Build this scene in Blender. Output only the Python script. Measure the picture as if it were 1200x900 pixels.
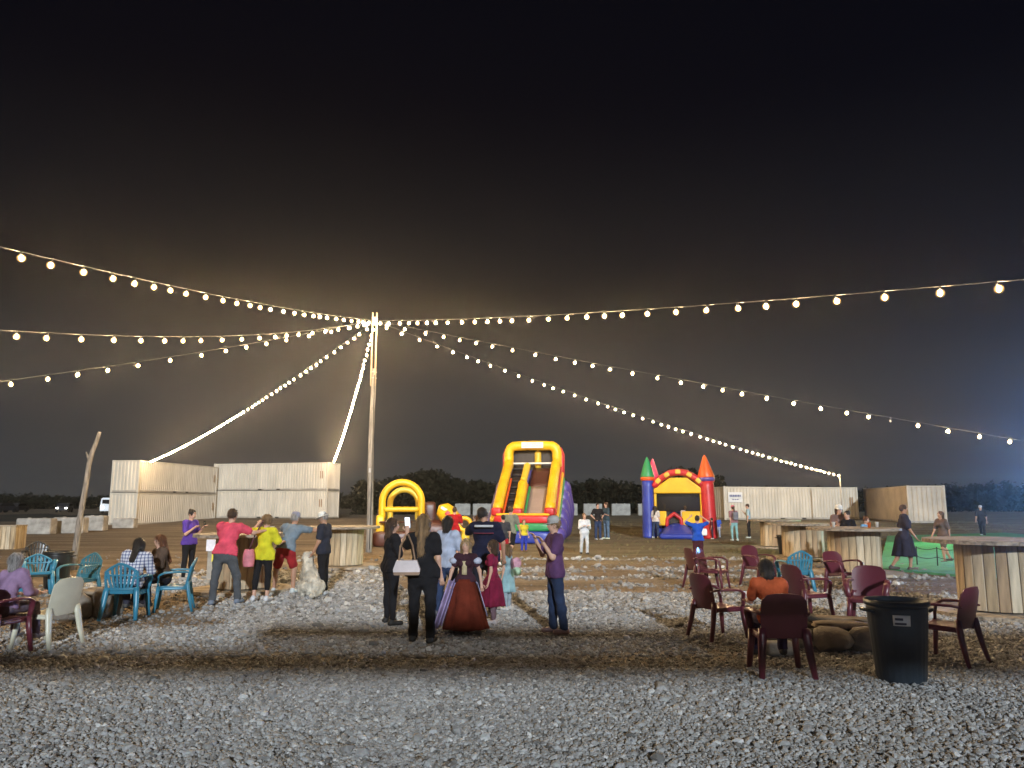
import bpy, bmesh, math, random
import numpy as np
from mathutils import Vector, Matrix
random.seed(11)
RNG = np.random.default_rng(11)
R = math.radians
for o in list(bpy.data.objects):
    bpy.data.objects.remove(o, do_unlink=True)
sc = bpy.context.scene
COL = sc.collection

# ------------------------------------------------------------------ camera
CAM_H, PITCH, FPX = 1.72, math.atan(140 / 900), 900.0
cd = bpy.data.cameras.new('camera'); cam = bpy.data.objects.new('camera', cd); COL.objects.link(cam)
cam.location = (0, 0, CAM_H); cam.rotation_euler = (R(90) + PITCH, 0, 0)
cd.sensor_width = 36; cd.lens = 27.0; cd.clip_start = 0.1; cd.clip_end = 2000
sc.camera = cam

# ------------------------------------------------------------------ night sky, floodlight direction, exposure
EXPOSURE = 1.0; HAZE = 0.0006
SUN_ELEV, SUN_AZ = 15.0, 8.0          # light comes from behind the camera, from its right
world = bpy.data.worlds.new('World'); sc.world = world; world.use_nodes = True
nt = world.node_tree; nt.nodes.clear()
wo = nt.nodes.new('ShaderNodeOutputWorld'); bg = nt.nodes.new('ShaderNodeBackground')
tc = nt.nodes.new('ShaderNodeTexCoord'); sep = nt.nodes.new('ShaderNodeSeparateXYZ')
ramp = nt.nodes.new('ShaderNodeValToRGB'); cr = ramp.color_ramp
cr.interpolation = 'EASE'
cr.elements[0].position = 0.0; cr.elements[0].color = (0.026, 0.027, 0.0285, 1)
cr.elements[1].position = 1.0; cr.elements[1].color = (0.0006, 0.0006, 0.0012, 1)
for pos, c in ((0.10, (0.019, 0.0195, 0.021)), (0.28, (0.0042, 0.0042, 0.0054)), (0.5, (0.0012, 0.0012, 0.0024))):
    e = cr.elements.new(pos); e.color = (*c, 1)
nt.links.new(tc.outputs['Generated'], sep.inputs[0]); nt.links.new(sep.outputs['Z'], ramp.inputs[0])
nt.links.new(ramp.outputs[0], bg.inputs[0]); bg.inputs[1].default_value = 1.0
nt.links.new(bg.outputs[0], wo.inputs[0])

sd = bpy.data.lights.new('sun', 'SUN'); sun = bpy.data.objects.new('sun', sd); COL.objects.link(sun)
sd.energy = 1.75; sd.angle = R(1.5); sd.color = (0.84, 0.93, 1.0)
SUN_FROM = Vector((math.sin(R(SUN_AZ)) * math.cos(R(SUN_ELEV)), -math.cos(R(SUN_AZ)) * math.cos(R(SUN_ELEV)), math.sin(R(SUN_ELEV))))
sun.rotation_euler = SUN_FROM.to_track_quat('Z', 'Y').to_euler(); sun.location = (8, -14, 8)
sc.view_settings.view_transform = 'Standard'; sc.view_settings.look = 'None'
sc.view_settings.gamma = 1; sc.view_settings.use_curve_mapping = False
sc.view_settings.exposure = EXPOSURE
sc.render.engine = 'CYCLES'
cy = sc.cycles
cy.use_denoising = True; cy.max_bounces = 5; cy.diffuse_bounces = 2; cy.glossy_bounces = 2
cy.transmission_bounces = 4; cy.transparent_max_bounces = 48; cy.volume_bounces = 0
cy.sample_clamp_indirect = 4; cy.caustics_reflective = False; cy.caustics_refractive = False
try: cy.use_light_tree = True
except Exception: pass

# ------------------------------------------------------------------ pixel <-> place
_F = Vector((0, math.cos(PITCH), math.sin(PITCH))); _U = Vector((0, -math.sin(PITCH), math.cos(PITCH)))
def ray(x, y):
    return _F + Vector((1, 0, 0)) * ((x - 600) / FPX) + _U * (-(y - 450) / FPX)
def ground_z(x, y):
    def ss(a, b, t):
        t = min(1, max(0, (t - a) / (b - a))); return t * t * (3 - 2 * t)
    return 0.45 * ss(36, 62, y) * ss(-14, 8, x) + 0.35 * ss(61, 76, y) * (1 - ss(-14, 8, x))
def G(x, y, z=None):
    """the ground point seen at a photograph pixel"""
    d = ray(x, y); zz = 0.0 if z is None else z
    for _ in range(6):
        t = (zz - CAM_H) / d.z; p = Vector((0, 0, CAM_H)) + d * t
        if z is not None: break
        zz = ground_z(p.x, p.y)
    return p
def W(x, y, depth):
    """the point at world distance `depth` (along Y) seen at a pixel"""
    d = ray(x, y); return Vector((0, 0, CAM_H)) + d * (depth / d.y)

# ------------------------------------------------------------------ scene tree helpers
def tag(o, label=None, cat=None, group=None, kind=None):
    if label: o['label'] = label
    if cat: o['category'] = cat
    if group: o['group'] = group
    if kind: o['kind'] = kind
    return o
def empty(name, loc=(0, 0, 0), rz=0.0, label=None, cat=None, group=None):
    o = bpy.data.objects.new(name, None); COL.objects.link(o); o.empty_display_size = 0.2
    o.location = loc; o.rotation_euler = (0, 0, rz)
    return tag(o, label, cat, group)
def copy_tree(o, parent=None):
    c = o.copy(); COL.objects.link(c); c.parent = parent
    for ch in list(o.children): copy_tree(ch, c)
    return c
def link(name, me, parent=None, loc=None):
    o = bpy.data.objects.new(name, me); COL.objects.link(o)
    if parent is not None: o.parent = parent
    if loc is not None: o.location = loc
    return o

# ------------------------------------------------------------------ materials
MATS = {}
def mat(name, col, rough=0.6, var=0.12, scale=8.0, bump=0.0, bscale=60.0, spec=0.4, stretch=(1, 1, 1), col2=None, metal=0.0, emit=None, obj=True, sheen=0.0):
    if name in MATS: return MATS[name]
    m = bpy.data.materials.new(name); m.use_nodes = True; MATS[name] = m
    t = m.node_tree; N = t.nodes; L = t.links
    b = N['Principled BSDF']
    b.inputs['Roughness'].default_value = rough; b.inputs['Metallic'].default_value = metal
    b.inputs['Specular IOR Level'].default_value = spec
    if sheen: b.inputs['Sheen Weight'].default_value = sheen
    if emit:
        b.inputs['Emission Color'].default_value = (*emit[0], 1); b.inputs['Emission Strength'].default_value = emit[1]
    tcn = N.new('ShaderNodeTexCoord'); mp = N.new('ShaderNodeMapping'); mp.inputs['Scale'].default_value = stretch
    L.new(tcn.outputs['Object'], mp.inputs[0])
    nz = N.new('ShaderNodeTexNoise'); nz.inputs['Scale'].default_value = scale; nz.inputs['Detail'].default_value = 5
    L.new(mp.outputs[0], nz.inputs['Vector'])
    c2 = col2 or tuple(max(0, c * (1 - var * 2.2)) for c in col)
    c1 = tuple(min(1, c * (1 + var * 0.8)) for c in col)
    rp = N.new('ShaderNodeValToRGB'); rp.color_ramp.elements[0].position = 0.3; rp.color_ramp.elements[1].position = 0.7
    rp.color_ramp.elements[0].color = (*c2, 1); rp.color_ramp.elements[1].color = (*c1, 1)
    L.new(nz.outputs[0], rp.inputs[0]); L.new(rp.outputs[0], b.inputs['Base Color'])
    if bump:
        n2 = N.new('ShaderNodeTexNoise'); n2.inputs['Scale'].default_value = bscale; n2.inputs['Detail'].default_value = 6
        L.new(mp.outputs[0], n2.inputs['Vector'])
        bp = N.new('ShaderNodeBump'); bp.inputs['Strength'].default_value = bump; bp.inputs['Distance'].default_value = 0.02
        L.new(n2.outputs[0], bp.inputs['Height']); L.new(bp.outputs[0], b.inputs['Normal'])
    return m

# ------------------------------------------------------------------ mesh helper
class MB:
    def __init__(s): s.v = []; s.f = []; s.m = []; s.sm = []
    def add(s, vs, fs, mi=0, smooth=False):
        o = len(s.v); s.v += [tuple(p) for p in vs]
        for f in fs: s.f.append([i + o for i in f]); s.m.append(mi); s.sm.append(smooth)
        return s
    def box(s, c, d, mi=0, rot=None, bev=0.0):
        hx, hy, hz = d[0] / 2, d[1] / 2, d[2] / 2
        if bev <= 0:
            vs = [Vector((x, y, z)) for z in (-hz, hz) for y in (-hy, hy) for x in (-hx, hx)]
            fs = [(0, 2, 3, 1), (4, 5, 7, 6), (0, 1, 5, 4), (2, 6, 7, 3), (0, 4, 6, 2), (1, 3, 7, 5)]
        else:
            b = min(bev, hx * .95, hy * .95, hz * .95)
            ring = lambda z, i: [Vector(p) for p in ((-hx + i, -hy + b + 0, z), (-hx + b, -hy + i, z), (hx - b, -hy + i, z), (hx - i, -hy + b, z), (hx - i, hy - b, z), (hx - b, hy - i, z), (-hx + b, hy - i, z), (-hx + i, hy - b, z))]
            vs = ring(-hz, b) + ring(-hz + b, 0) + ring(hz - b, 0) + ring(hz, b)
            fs = [tuple(range(7, -1, -1)), tuple(range(24, 32))]
            for k in range(3):
                for i in range(8):
                    j = (i + 1) % 8; fs.append((k * 8 + i, k * 8 + j, k * 8 + 8 + j, k * 8 + 8 + i))
        c = Vector(c)
        if rot is not None: vs = [rot @ p for p in vs]
        return s.add([p + c for p in vs], fs, mi)
    def tube(s, pts, rad, n=8, mi=0, caps=True, smooth=True, closed=False, flat=None, up=(0, 0, 1)):
        """rings along a path; rad one number or one per point; flat = (k) squash along the second axis"""
        pts = [Vector(p) for p in pts]; k = len(pts)
        rad = rad if hasattr(rad, '__len__') else [rad] * k
        vs = []; prev = None
        for i, p in enumerate(pts):
            if closed: t = pts[(i + 1) % k] - pts[i - 1]
            else: t = pts[min(i + 1, k - 1)] - pts[max(i - 1, 0)]
            if t.length < 1e-9: t = Vector((0, 0, 1))
            t.normalize()
            if prev is None:
                u = Vector(up)
                if abs(u.dot(t)) > 0.95: u = Vector((1, 0, 0)) if abs(t.x) < .9 else Vector((0, 1, 0))
                a = (u - t * u.dot(t)).normalized()
            else: a = (prev - t * prev.dot(t)).normalized()
            prev = a; b = t.cross(a)
            for j in range(n):
                th = 2 * math.pi * j / n
                vs.append(p + (a * math.cos(th) + b * math.sin(th) * (flat or 1)) * rad[i])
        fs = []
        for i in range(k if closed else k - 1):
            for j in range(n):
                q = (i + 1) % k
                fs.append((i * n + j, i * n + (j + 1) % n, q * n + (j + 1) % n, q * n + j))
        s.add(vs, fs, mi, smooth)
        if caps and not closed:
            o = len(s.v) - len(vs)
            s.f.append([o + j for j in range(n)][::-1]); s.m.append(mi); s.sm.append(False)
            s.f.append([o + (k - 1) * n + j for j in range(n)]); s.m.append(mi); s.sm.append(False)
        return s
    def lathe(s, prof, n=24, c=(0, 0, 0), mi=0, smooth=True, axis='z', wob=None):
        c = Vector(c); vs = []
        for (r, z) in prof:
            for j in range(n):
                th = 2 * math.pi * j / n
                rr = r * (wob(th, z) if wob else 1)
                vs.append(c + Vector((rr * math.cos(th), rr * math.sin(th), z)))
        fs = []
        for i in range(len(prof) - 1):
            for j in range(n):
                fs.append((i * n + j, i * n + (j + 1) % n, (i + 1) * n + (j + 1) % n, (i + 1) * n + j))
        return s.add(vs, fs, mi, smooth)
    def sheet(s, fn, nu, nv, th, mi=0, smooth=True):
        """a curved slab: fn(u,v) -> point, thickness th along the normal"""
        P = [[Vector(fn(i / nu, j / nv)) for j in range(nv + 1)] for i in range(nu + 1)]
        top = []; bot = []
        for i in range(nu + 1):
            for j in range(nv + 1):
                du = P[min(i + 1, nu)][j] - P[max(i - 1, 0)][j]; dv = P[i][min(j + 1, nv)] - P[i][max(j - 1, 0)]
                n = du.cross(dv)
                n = n.normalized() if n.length > 1e-12 else Vector((0, 0, 1))
                top.append(P[i][j] + n * th / 2); bot.append(P[i][j] - n * th / 2)
        w = nv + 1; K = len(top); fs = []
        for i in range(nu):
            for j in range(nv):
                a, b, c, d = i * w + j, (i + 1) * w + j, (i + 1) * w + j + 1, i * w + j + 1
                fs.append((a, b, c, d)); fs.append((K + d, K + c, K + b, K + a))
        for i in range(nu):
            a, b = i * w, (i + 1) * w; fs.append((a, K + a, K + b, b))
            a, b = i * w + nv, (i + 1) * w + nv; fs.append((b, K + b, K + a, a))
        for j in range(nv):
            a, b = j, j + 1; fs.append((b, K + b, K + a, a))
            a, b = nu * w + j, nu * w + j + 1; fs.append((a, K + a, K + b, b))
        return s.add(top + bot, fs, mi, smooth)
    def prism(s, poly, z0, z1, mi=0, T=None):
        n = len(poly); vs = [Vector((x, y, z0)) for x, y in poly] + [Vector((x, y, z1)) for x, y in poly]
        if T is not None: vs = [T @ p for p in vs]
        fs = [tuple(range(n))[::-1], tuple(range(n, 2 * n))] + [(i, (i + 1) % n, n + (i + 1) % n, n + i) for i in range(n)]
        return s.add(vs, fs, mi)
    def mesh(s, name, mats):
        me = bpy.data.meshes.new(name); me.from_pydata(s.v, [], s.f)
        for m in (mats if isinstance(mats, (list, tuple)) else [mats]): me.materials.append(m)
        me.polygons.foreach_set('material_index', s.m); me.polygons.foreach_set('use_smooth', s.sm)
        me.update(); return me
    def build(s, name, mats, parent=None, loc=None, rz=None, auto=None):
        me = s.mesh(name, mats)
        if auto:
            me.polygons.foreach_set('use_smooth', [True] * len(me.polygons))
            try: me.set_sharp_from_angle(angle=R(auto))
            except Exception: pass
        o = link(name, me, parent, loc)
        if rz is not None: o.rotation_euler = (0, 0, rz)
        return o
def ico(sub=1, r=1.0):
    bm = bmesh.new(); bmesh.ops.create_icosphere(bm, subdivisions=sub, radius=r)
    bm.verts.ensure_lookup_table()
    vs = [v.co.copy() for v in bm.verts]; fs = [[v.index for v in f.verts] for f in bm.faces]; bm.free()
    return vs, fs
# ================================================================== ground
def smooth01(a, b, t): t = np.clip((t - a) / (b - a), 0, 1); return t * t * (3 - 2 * t)
def vnoise(x, y, s, seed=0):
    """value noise on numpy arrays"""
    x = x * s; y = y * s; xi = np.floor(x).astype(int); yi = np.floor(y).astype(int); fx = x - xi; fy = y - yi
    fx = fx * fx * (3 - 2 * fx); fy = fy * fy * (3 - 2 * fy)
    def h(a, b):
        n = (a * 374761393 + b * 668265263 + seed * 1442695041) & 0xffffffff
        n = ((n ^ (n >> 13)) * 1274126177) & 0xffffffff
        return ((n ^ (n >> 16)) & 0xffff) / 65535.0
    return (h(xi, yi) * (1 - fx) + h(xi + 1, yi) * fx) * (1 - fy) + (h(xi, yi + 1) * (1 - fx) + h(xi + 1, yi + 1) * fx) * fy
def fbm(x, y, s, seed=0, oct=4):
    a = 0; w = .5
    for k in range(oct): a = a + w * vnoise(x, y, s * 2 ** k, seed + k); w *= .5
    return a
def gz_np(x, y):
    return 0.45 * smooth01(36, 62, y) * smooth01(-14, 8, x) + 0.35 * smooth01(61, 76, y) * (1 - smooth01(-14, 8, x))
def gravel_mask(x, y):
    """1 where crushed stone lies, 0 bare dirt"""
    far = 15.6 + 1.1 * (fbm(x, y * .3, .35, 5) - .5) * 2 - .05 * x  # dirt past this edge also stands in colour for the second shade band
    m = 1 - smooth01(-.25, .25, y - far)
    n = fbm(x, y * 2.2, .8, 9)
    # thin stony tracks farther out
    for yc, w, lo, hi in ((18.6, .55, -3, 16), (20.9, .8, -5, 12), (24.5, .5, -2, 9), (17.0, .35, 1, 16)):
        t = np.exp(-((y - yc - .9 * (fbm(x, 0 * y, .25, 3) - .5)) / w) ** 2) * smooth01(lo, lo + 2, x) * (1 - smooth01(hi - 2, hi, x))
        m = np.maximum(m, t * smooth01(.3, .55, n))
    m = np.maximum(m, (smooth01(15, 15.8, y) * (1 - smooth01(19.6, 20.6, y))) * smooth01(-9.6, -8.8, x) * (1 - smooth01(-3.2, -2.2, x)) * .9)
    m = m * (1 - .85 * smooth01(10.6, 11.6, y) * (1 - smooth01(15.2, 15.9, y)) * (1 - smooth01(-.42, -.33, x / np.maximum(y, 1) + .12 * (fbm(x, y, .6, 63) - .5))))
    # worn, stone-poor patches on the left and in a strip across
    m = m * (1 - .75 * np.exp(-((y - 11.4) / 1.5) ** 2) * (1 - smooth01(-7.2, -5.2, x)))
    m = m * (1 - .5 * smooth01(.42, .62, fbm(x, y, .55, 21)) * np.exp(-((y - 9.2) / 1.3) ** 2))
    return np.clip(m, 0, 1)
def grass_mask(x, y):
    return smooth01(20, 27, y + 3 * (fbm(x, y, .2, 31) - .5)) * smooth01(-6, 3, x + 4 * (fbm(x, y, .15, 33) - .5)) * .9

def grid_sheet(name, xs, ys, zf, mats):
    X, Y = np.meshgrid(xs, ys); Z = zf(X, Y); nx, ny = len(xs), len(ys)
    v = np.stack([X.ravel(), Y.ravel(), Z.ravel()], 1)
    i = np.arange(nx - 1)[None, :] + np.arange(ny - 1)[:, None] * nx
    f = np.stack([i, i + 1, i + 1 + nx, i + nx], -1).reshape(-1, 4)
    me = bpy.data.meshes.new(name); me.from_pydata(v.tolist(), [], f.tolist())
    me.materials.append(mats); me.polygons.foreach_set('use_smooth', [True] * len(me.polygons))
    return link(name, me), X.ravel(), Y.ravel()

def ground_material():
    m = bpy.data.materials.new('ground_dirt'); m.use_nodes = True; t = m.node_tree; N = t.nodes; L = t.links
    b = N['Principled BSDF']; b.inputs['Roughness'].default_value = .95; b.inputs['Specular IOR Level'].default_value = .15
    geo = N.new('ShaderNodeNewGeometry')
    def noise(s, d=6, vec=None):
        n = N.new('ShaderNodeTexNoise'); n.inputs['Scale'].default_value = s; n.inputs['Detail'].default_value = d; n.inputs['Roughness'].default_value = .6
        L.new(vec or geo.outputs['Position'], n.inputs['Vector']); return n
    def rampn(src, a, b_, pa=.35, pb=.65):
        r = N.new('ShaderNodeValToRGB'); r.color_ramp.elements[0].position = pa; r.color_ramp.elements[1].position = pb
        r.color_ramp.elements[0].color = (*a, 1); r.color_ramp.elements[1].color = (*b_, 1); L.new(src, r.inputs[0]); return r
    mp = N.new('ShaderNodeMapping'); mp.inputs['Scale'].default_value = (.35, 1.6, 1); L.new(geo.outputs['Position'], mp.inputs[0])
    n1 = noise(.55, 8, mp.outputs[0]); dirt = rampn(n1.outputs[0], (.125, .095, .068), (.29, .235, .175), .33, .68)
    n2 = noise(9, 8); sp = rampn(n2.outputs[0], (.62, .6, .58), (1.25, 1.2, 1.15), .3, .7)
    mul = N.new('ShaderNodeMix'); mul.data_type = 'RGBA'; mul.blend_type = 'MULTIPLY'; mul.inputs[0].default_value = 1
    L.new(dirt.outputs[0], mul.inputs[6]); L.new(sp.outputs[0], mul.inputs[7])
    n3 = noise(1.3, 9, mp.outputs[0]); gr = rampn(n3.outputs[0], (.085, .09, .052), (.24, .225, .135), .36, .66)
    ag = N.new('ShaderNodeAttribute'); ag.attribute_name = 'grass'
    ngr = noise(2.2, 6); mg = N.new('ShaderNodeMath'); mg.operation = 'MULTIPLY_ADD'; L.new(ngr.outputs[0], mg.inputs[0]); mg.inputs[1].default_value = 1.6; mg.inputs[2].default_value = -.45; mg.use_clamp = True
    mg2 = N.new('ShaderNodeMath'); mg2.operation = 'MULTIPLY'; L.new(mg.outputs[0], mg2.inputs[0]); L.new(ag.outputs['Fac'], mg2.inputs[1])
    mx = N.new('ShaderNodeMix'); mx.data_type = 'RGBA'; L.new(mg2.outputs[0], mx.inputs[0]); L.new(mul.outputs[2], mx.inputs[6]); L.new(gr.outputs[0], mx.inputs[7])
    # stone bed between the loose stones
    vo = N.new('ShaderNodeTexVoronoi'); vo.inputs['Scale'].default_value = 26; L.new(geo.outputs['Position'], vo.inputs['Vector'])
    sepc = N.new('ShaderNodeSeparateColor'); L.new(vo.outputs['Color'], sepc.inputs[0])
    st = rampn(sepc.outputs[0], (.10, .095, .088), (.44, .43, .41), .1, .95)
    av = N.new('ShaderNodeAttribute'); av.attribute_name = 'gravel'
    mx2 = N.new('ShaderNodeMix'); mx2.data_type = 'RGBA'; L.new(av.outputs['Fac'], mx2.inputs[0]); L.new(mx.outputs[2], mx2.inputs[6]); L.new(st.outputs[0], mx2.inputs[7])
    L.new(mx2.outputs[2], b.inputs['Base Color'])
    bp = N.new('ShaderNodeBump'); bp.inputs['Strength'].default_value = .9; bp.inputs['Distance'].default_value = .05
    n4 = noise(14, 8); ad = N.new('ShaderNodeMath'); ad.operation = 'MULTIPLY_ADD'; L.new(vo.outputs['Distance'], ad.inputs[0]); ad.inputs[1].default_value = -.8; L.new(n4.outputs[0], ad.inputs[2])
    L.new(ad.outputs[0], bp.inputs['Height']); L.new(bp.outputs[0], b.inputs['Normal'])
    return m
GM = ground_material()
xs = np.concatenate([np.array([-900, -400, -200, -120, -80, -60, -45, -36]), np.arange(-30, 30.01, .25), np.array([36, 45, 60, 80, 120, 200, 400, 900])])
ys = np.concatenate([np.array([-400, -120, -40, -20, -8, -2, 1]), np.arange(3, 30, .2), np.arange(30, 50, .8), np.array([52, 56, 60, 64, 68, 72, 76, 82, 90, 110, 150, 250, 500, 1200])])
def zf(X, Y):
    near = np.exp(-np.maximum(np.abs(X) - 28, 0) / 6) * np.exp(-np.maximum(Y - 40, 0) / 12)
    return gz_np(X, Y) + near * (.05 * (fbm(X, Y * 1.6, .35, 41) - .5) + .02 * (fbm(X, Y, 1.7, 43) - .5))
ground, gx, gy = grid_sheet('ground', xs, ys, zf, GM)
tag(ground, kind='structure')
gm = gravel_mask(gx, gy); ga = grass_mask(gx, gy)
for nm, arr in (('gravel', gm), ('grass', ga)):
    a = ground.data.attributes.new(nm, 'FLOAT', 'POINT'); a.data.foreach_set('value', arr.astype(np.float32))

# ------------------------------------------------------------------ loose stones: one uncountable mass, instanced on points
def stone_mesh(k):
    rnd = random.Random(500 + k); vs, fs = ico(1, 1.0)
    sx, sy, sz = rnd.uniform(.8, 1.25), rnd.uniform(.7, 1.0), rnd.uniform(.45, .75)
    vs = [Vector((v.x * sx, v.y * sy, v.z * sz)) * rnd.uniform(.78, 1.18) for v in vs]
    me = bpy.data.meshes.new('stone'); me.from_pydata(vs, [], fs); return me
def stone_material():
    m = bpy.data.materials.new('crushed_stone'); m.use_nodes = True; t = m.node_tree; N = t.nodes; L = t.links
    b = N['Principled BSDF']; b.inputs['Roughness'].default_value = .8; b.inputs['Specular IOR Level'].default_value = .3
    at_ = N.new('ShaderNodeAttribute'); at_.attribute_type = 'INSTANCER'; at_.attribute_name = 'tone'
    r = N.new('ShaderNodeValToRGB'); cr_ = r.color_ramp
    cr_.elements[0].position = 0; cr_.elements[0].color = (.11, .098, .085, 1); cr_.elements[1].position = 1; cr_.elements[1].color = (.62, .61, .59, 1)
    for p, c in ((.25, (.22, .2, .18)), (.5, (.33, .31, .29)), (.68, (.36, .37, .385)), (.85, (.5, .49, .465))):
        e = cr_.elements.new(p); e.color = (*c, 1)
    L.new(at_.outputs['Fac'], r.inputs[0])
    nz = N.new('ShaderNodeTexNoise'); nz.inputs['Scale'].default_value = 3.0
    tcn = N.new('ShaderNodeTexCoord'); L.new(tcn.outputs['Object'], nz.inputs['Vector'])
    mu = N.new('ShaderNodeMix'); mu.data_type = 'RGBA'; mu.blend_type = 'MULTIPLY'; mu.inputs[0].default_value = .55
    L.new(r.outputs[0], mu.inputs[6]); L.new(nz.outputs['Color'], mu.inputs[7])
    gray = N.new('ShaderNodeHueSaturation'); gray.inputs['Saturation'].default_value = .35; gray.inputs['Value'].default_value = 1.25
    L.new(mu.outputs[2], gray.inputs['Color']); L.new(gray.outputs[0], b.inputs['Base Color'])
    return m
SM = stone_material()
stone_meshes = [stone_mesh(k) for k in range(7)]
for me in stone_meshes: me.materials.append(SM)
def scatter(name, pts, rot, scl, tone, meshes, kind_label=None):
    """points carrying their own rotation, size and tone; one of the meshes stands on each"""
    me = bpy.data.meshes.new(name); n = len(pts)
    me.vertices.add(n); me.vertices.foreach_set('co', pts.astype(np.float32).ravel())
    def att(nm, ty, arr, key):
        a = me.attributes.new(nm, ty, 'POINT'); a.data.foreach_set(key, arr.ravel())
    att('rot', 'FLOAT_VECTOR', rot.astype(np.float32), 'vector'); att('scl', 'FLOAT_VECTOR', scl.astype(np.float32), 'vector')
    att('tone', 'FLOAT', tone.astype(np.float32), 'value'); att('pick', 'INT', RNG.integers(0, len(meshes), n).astype(np.int32), 'value')
    o = link(name, me); tag(o, kind='stuff')
    ng = bpy.data.node_groups.new(name, 'GeometryNodeTree')
    ng.interface.new_socket('Geometry', in_out='INPUT', socket_type='NodeSocketGeometry'); ng.interface.new_socket('Geometry', in_out='OUTPUT', socket_type='NodeSocketGeometry')
    N = ng.nodes; L = ng.links; gi = N.new('NodeGroupInput'); go = N.new('NodeGroupOutput')
    m2p = N.new('GeometryNodeMeshToPoints'); L.new(gi.outputs[0], m2p.inputs['Mesh'])
    g2i = N.new('GeometryNodeGeometryToInstance')
    srcs = []
    hold = bpy.data.collections.new(name + '_pieces')
    for me_ in meshes:
        so = bpy.data.objects.new(name + '_piece', me_); hold.objects.link(so); srcs.append(so)
    for so in reversed(srcs):
        oi = N.new('GeometryNodeObjectInfo'); oi.inputs['Object'].default_value = so; oi.inputs['As Instance'].default_value = True
        L.new(oi.outputs['Geometry'], g2i.inputs[0])
    def named(nm, ty):
        a = N.new('GeometryNodeInputNamedAttribute'); a.data_type = ty; a.inputs['Name'].default_value = nm; return a.outputs[0]
    iop = N.new('GeometryNodeInstanceOnPoints'); L.new(m2p.outputs[0], iop.inputs['Points'])
    # pick between the source instances
    jg = N.new('GeometryNodeJoinGeometry')
    for nd in [n_ for n_ in N if n_.bl_idname == 'GeometryNodeObjectInfo']:
        L.new(nd.outputs['Geometry'], jg.inputs[0])
    N.remove(g2i)
    L.new(jg.outputs[0], iop.inputs['Instance']); iop.inputs['Pick Instance'].default_value = True
    L.new(named('pick', 'INT'), iop.inputs['Instance Index'])
    L.new(named('rot', 'FLOAT_VECTOR'), iop.inputs['Rotation']); L.new(named('scl', 'FLOAT_VECTOR'), iop.inputs['Scale'])
    L.new(iop.outputs[0], go.inputs[0])
    md = o.modifiers.new('scatter', 'NODES'); md.node_group = ng
    return o
def stone_field(y0, y1, dens, size, xw):
    A = (y1 - y0) * 2 * xw; n = int(A * dens)
    x = RNG.uniform(-xw, xw, n); y = RNG.uniform(y0, y1, n)
    keep = (np.abs(x) < .78 * y + 1.2); x, y = x[keep], y[keep]
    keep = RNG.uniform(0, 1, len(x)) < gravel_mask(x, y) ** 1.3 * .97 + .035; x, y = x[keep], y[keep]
    n = len(x); s = size * np.exp(RNG.normal(0, .4, n))
    return x, y, s
parts = [stone_field(4.2, 9.0, 2100, .0135, 9), stone_field(9.0, 12.5, 1000, .0175, 11), stone_field(12.5, 17, 330, .026, 14), stone_field(17, 26, 70, .038, 18)]
x = np.concatenate([p[0] for p in parts]); y = np.concatenate([p[1] for p in parts]); s = np.concatenate([p[2] for p in parts])
z = zf(x, y) + s * .25
n = len(x)
tone = np.clip(RNG.normal(.52, .2, n), 0, 1)
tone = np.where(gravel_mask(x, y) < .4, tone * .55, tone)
scatter('gravel', np.stack([x, y, z], 1), RNG.uniform(-math.pi, math.pi, (n, 3)) * np.array([.25, .25, 1]), np.stack([s, s, s], 1), tone, stone_meshes)

# ------------------------------------------------------------------ dry grass on the field beyond
def tuft_mesh(k):
    rnd = random.Random(80 + k); b = MB()
    for i in range(9):
        a = rnd.uniform(0, 6.28); r = rnd.uniform(0, .5); h = rnd.uniform(.5, 1.1); w = .05; ln = rnd.uniform(.1, .6)
        p = Vector((r * math.cos(a), r * math.sin(a), 0)); q = Vector((math.cos(a + 1.5), math.sin(a + 1.5), 0)) * w
        tip = p + Vector((math.cos(a) * ln, math.sin(a) * ln, h)); mid = p.lerp(tip, .55) + Vector((0, 0, .1))
        b.add([p - q, p + q, mid + q * .7, mid - q * .7, tip], [(0, 1, 2, 3), (3, 2, 4)])
    return b.mesh('tuft', mat('dry_grass', (.24, .22, .11), .9, .35, 2.0))
n = 9000
x = RNG.uniform(-16, 34, n); y = RNG.uniform(17, 58, n)
k = (RNG.uniform(0, 1, n) < grass_mask(x, y) * (.25 + .75 * smooth01(.4, .6, fbm(x, y, .5, 77)))); x, y = x[k], y[k]; n = len(x); s = RNG.uniform(.05, .12, n)
scatter('grass', np.stack([x, y, zf(x, y) - .01], 1), np.stack([0 * x, 0 * x, RNG.uniform(0, 6.28, n)], 1), np.stack([s * 1.3, s * 1.3, s], 1), RNG.uniform(0, 1, n), [tuft_mesh(k) for k in range(4)])

# ------------------------------------------------------------------ green turf court on the right, with its lamp out beyond it
turf_poly = [G(1030, 668), G(1215, 684), G(1330, 640), G(1178, 625), G(1040, 629)]
b = MB(); tp = [(p.x, p.y) for p in turf_poly]
b.add([(px_, py_, ground_z(px_, py_) + .05) for px_, py_ in tp], [tuple(range(len(tp)))])
b.add([(px_, py_, ground_z(px_, py_) + .05) for px_, py_ in tp] + [(px_, py_, ground_z(px_, py_) - .05) for px_, py_ in tp], [(i, 5 + i, 5 + (i + 1) % 5, (i + 1) % 5) for i in range(5)])
tag(b.build('turf_court', mat('turf', (.10, .32, .14), .9, .12, 3.0, .4, 90)), kind='structure')

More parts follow.
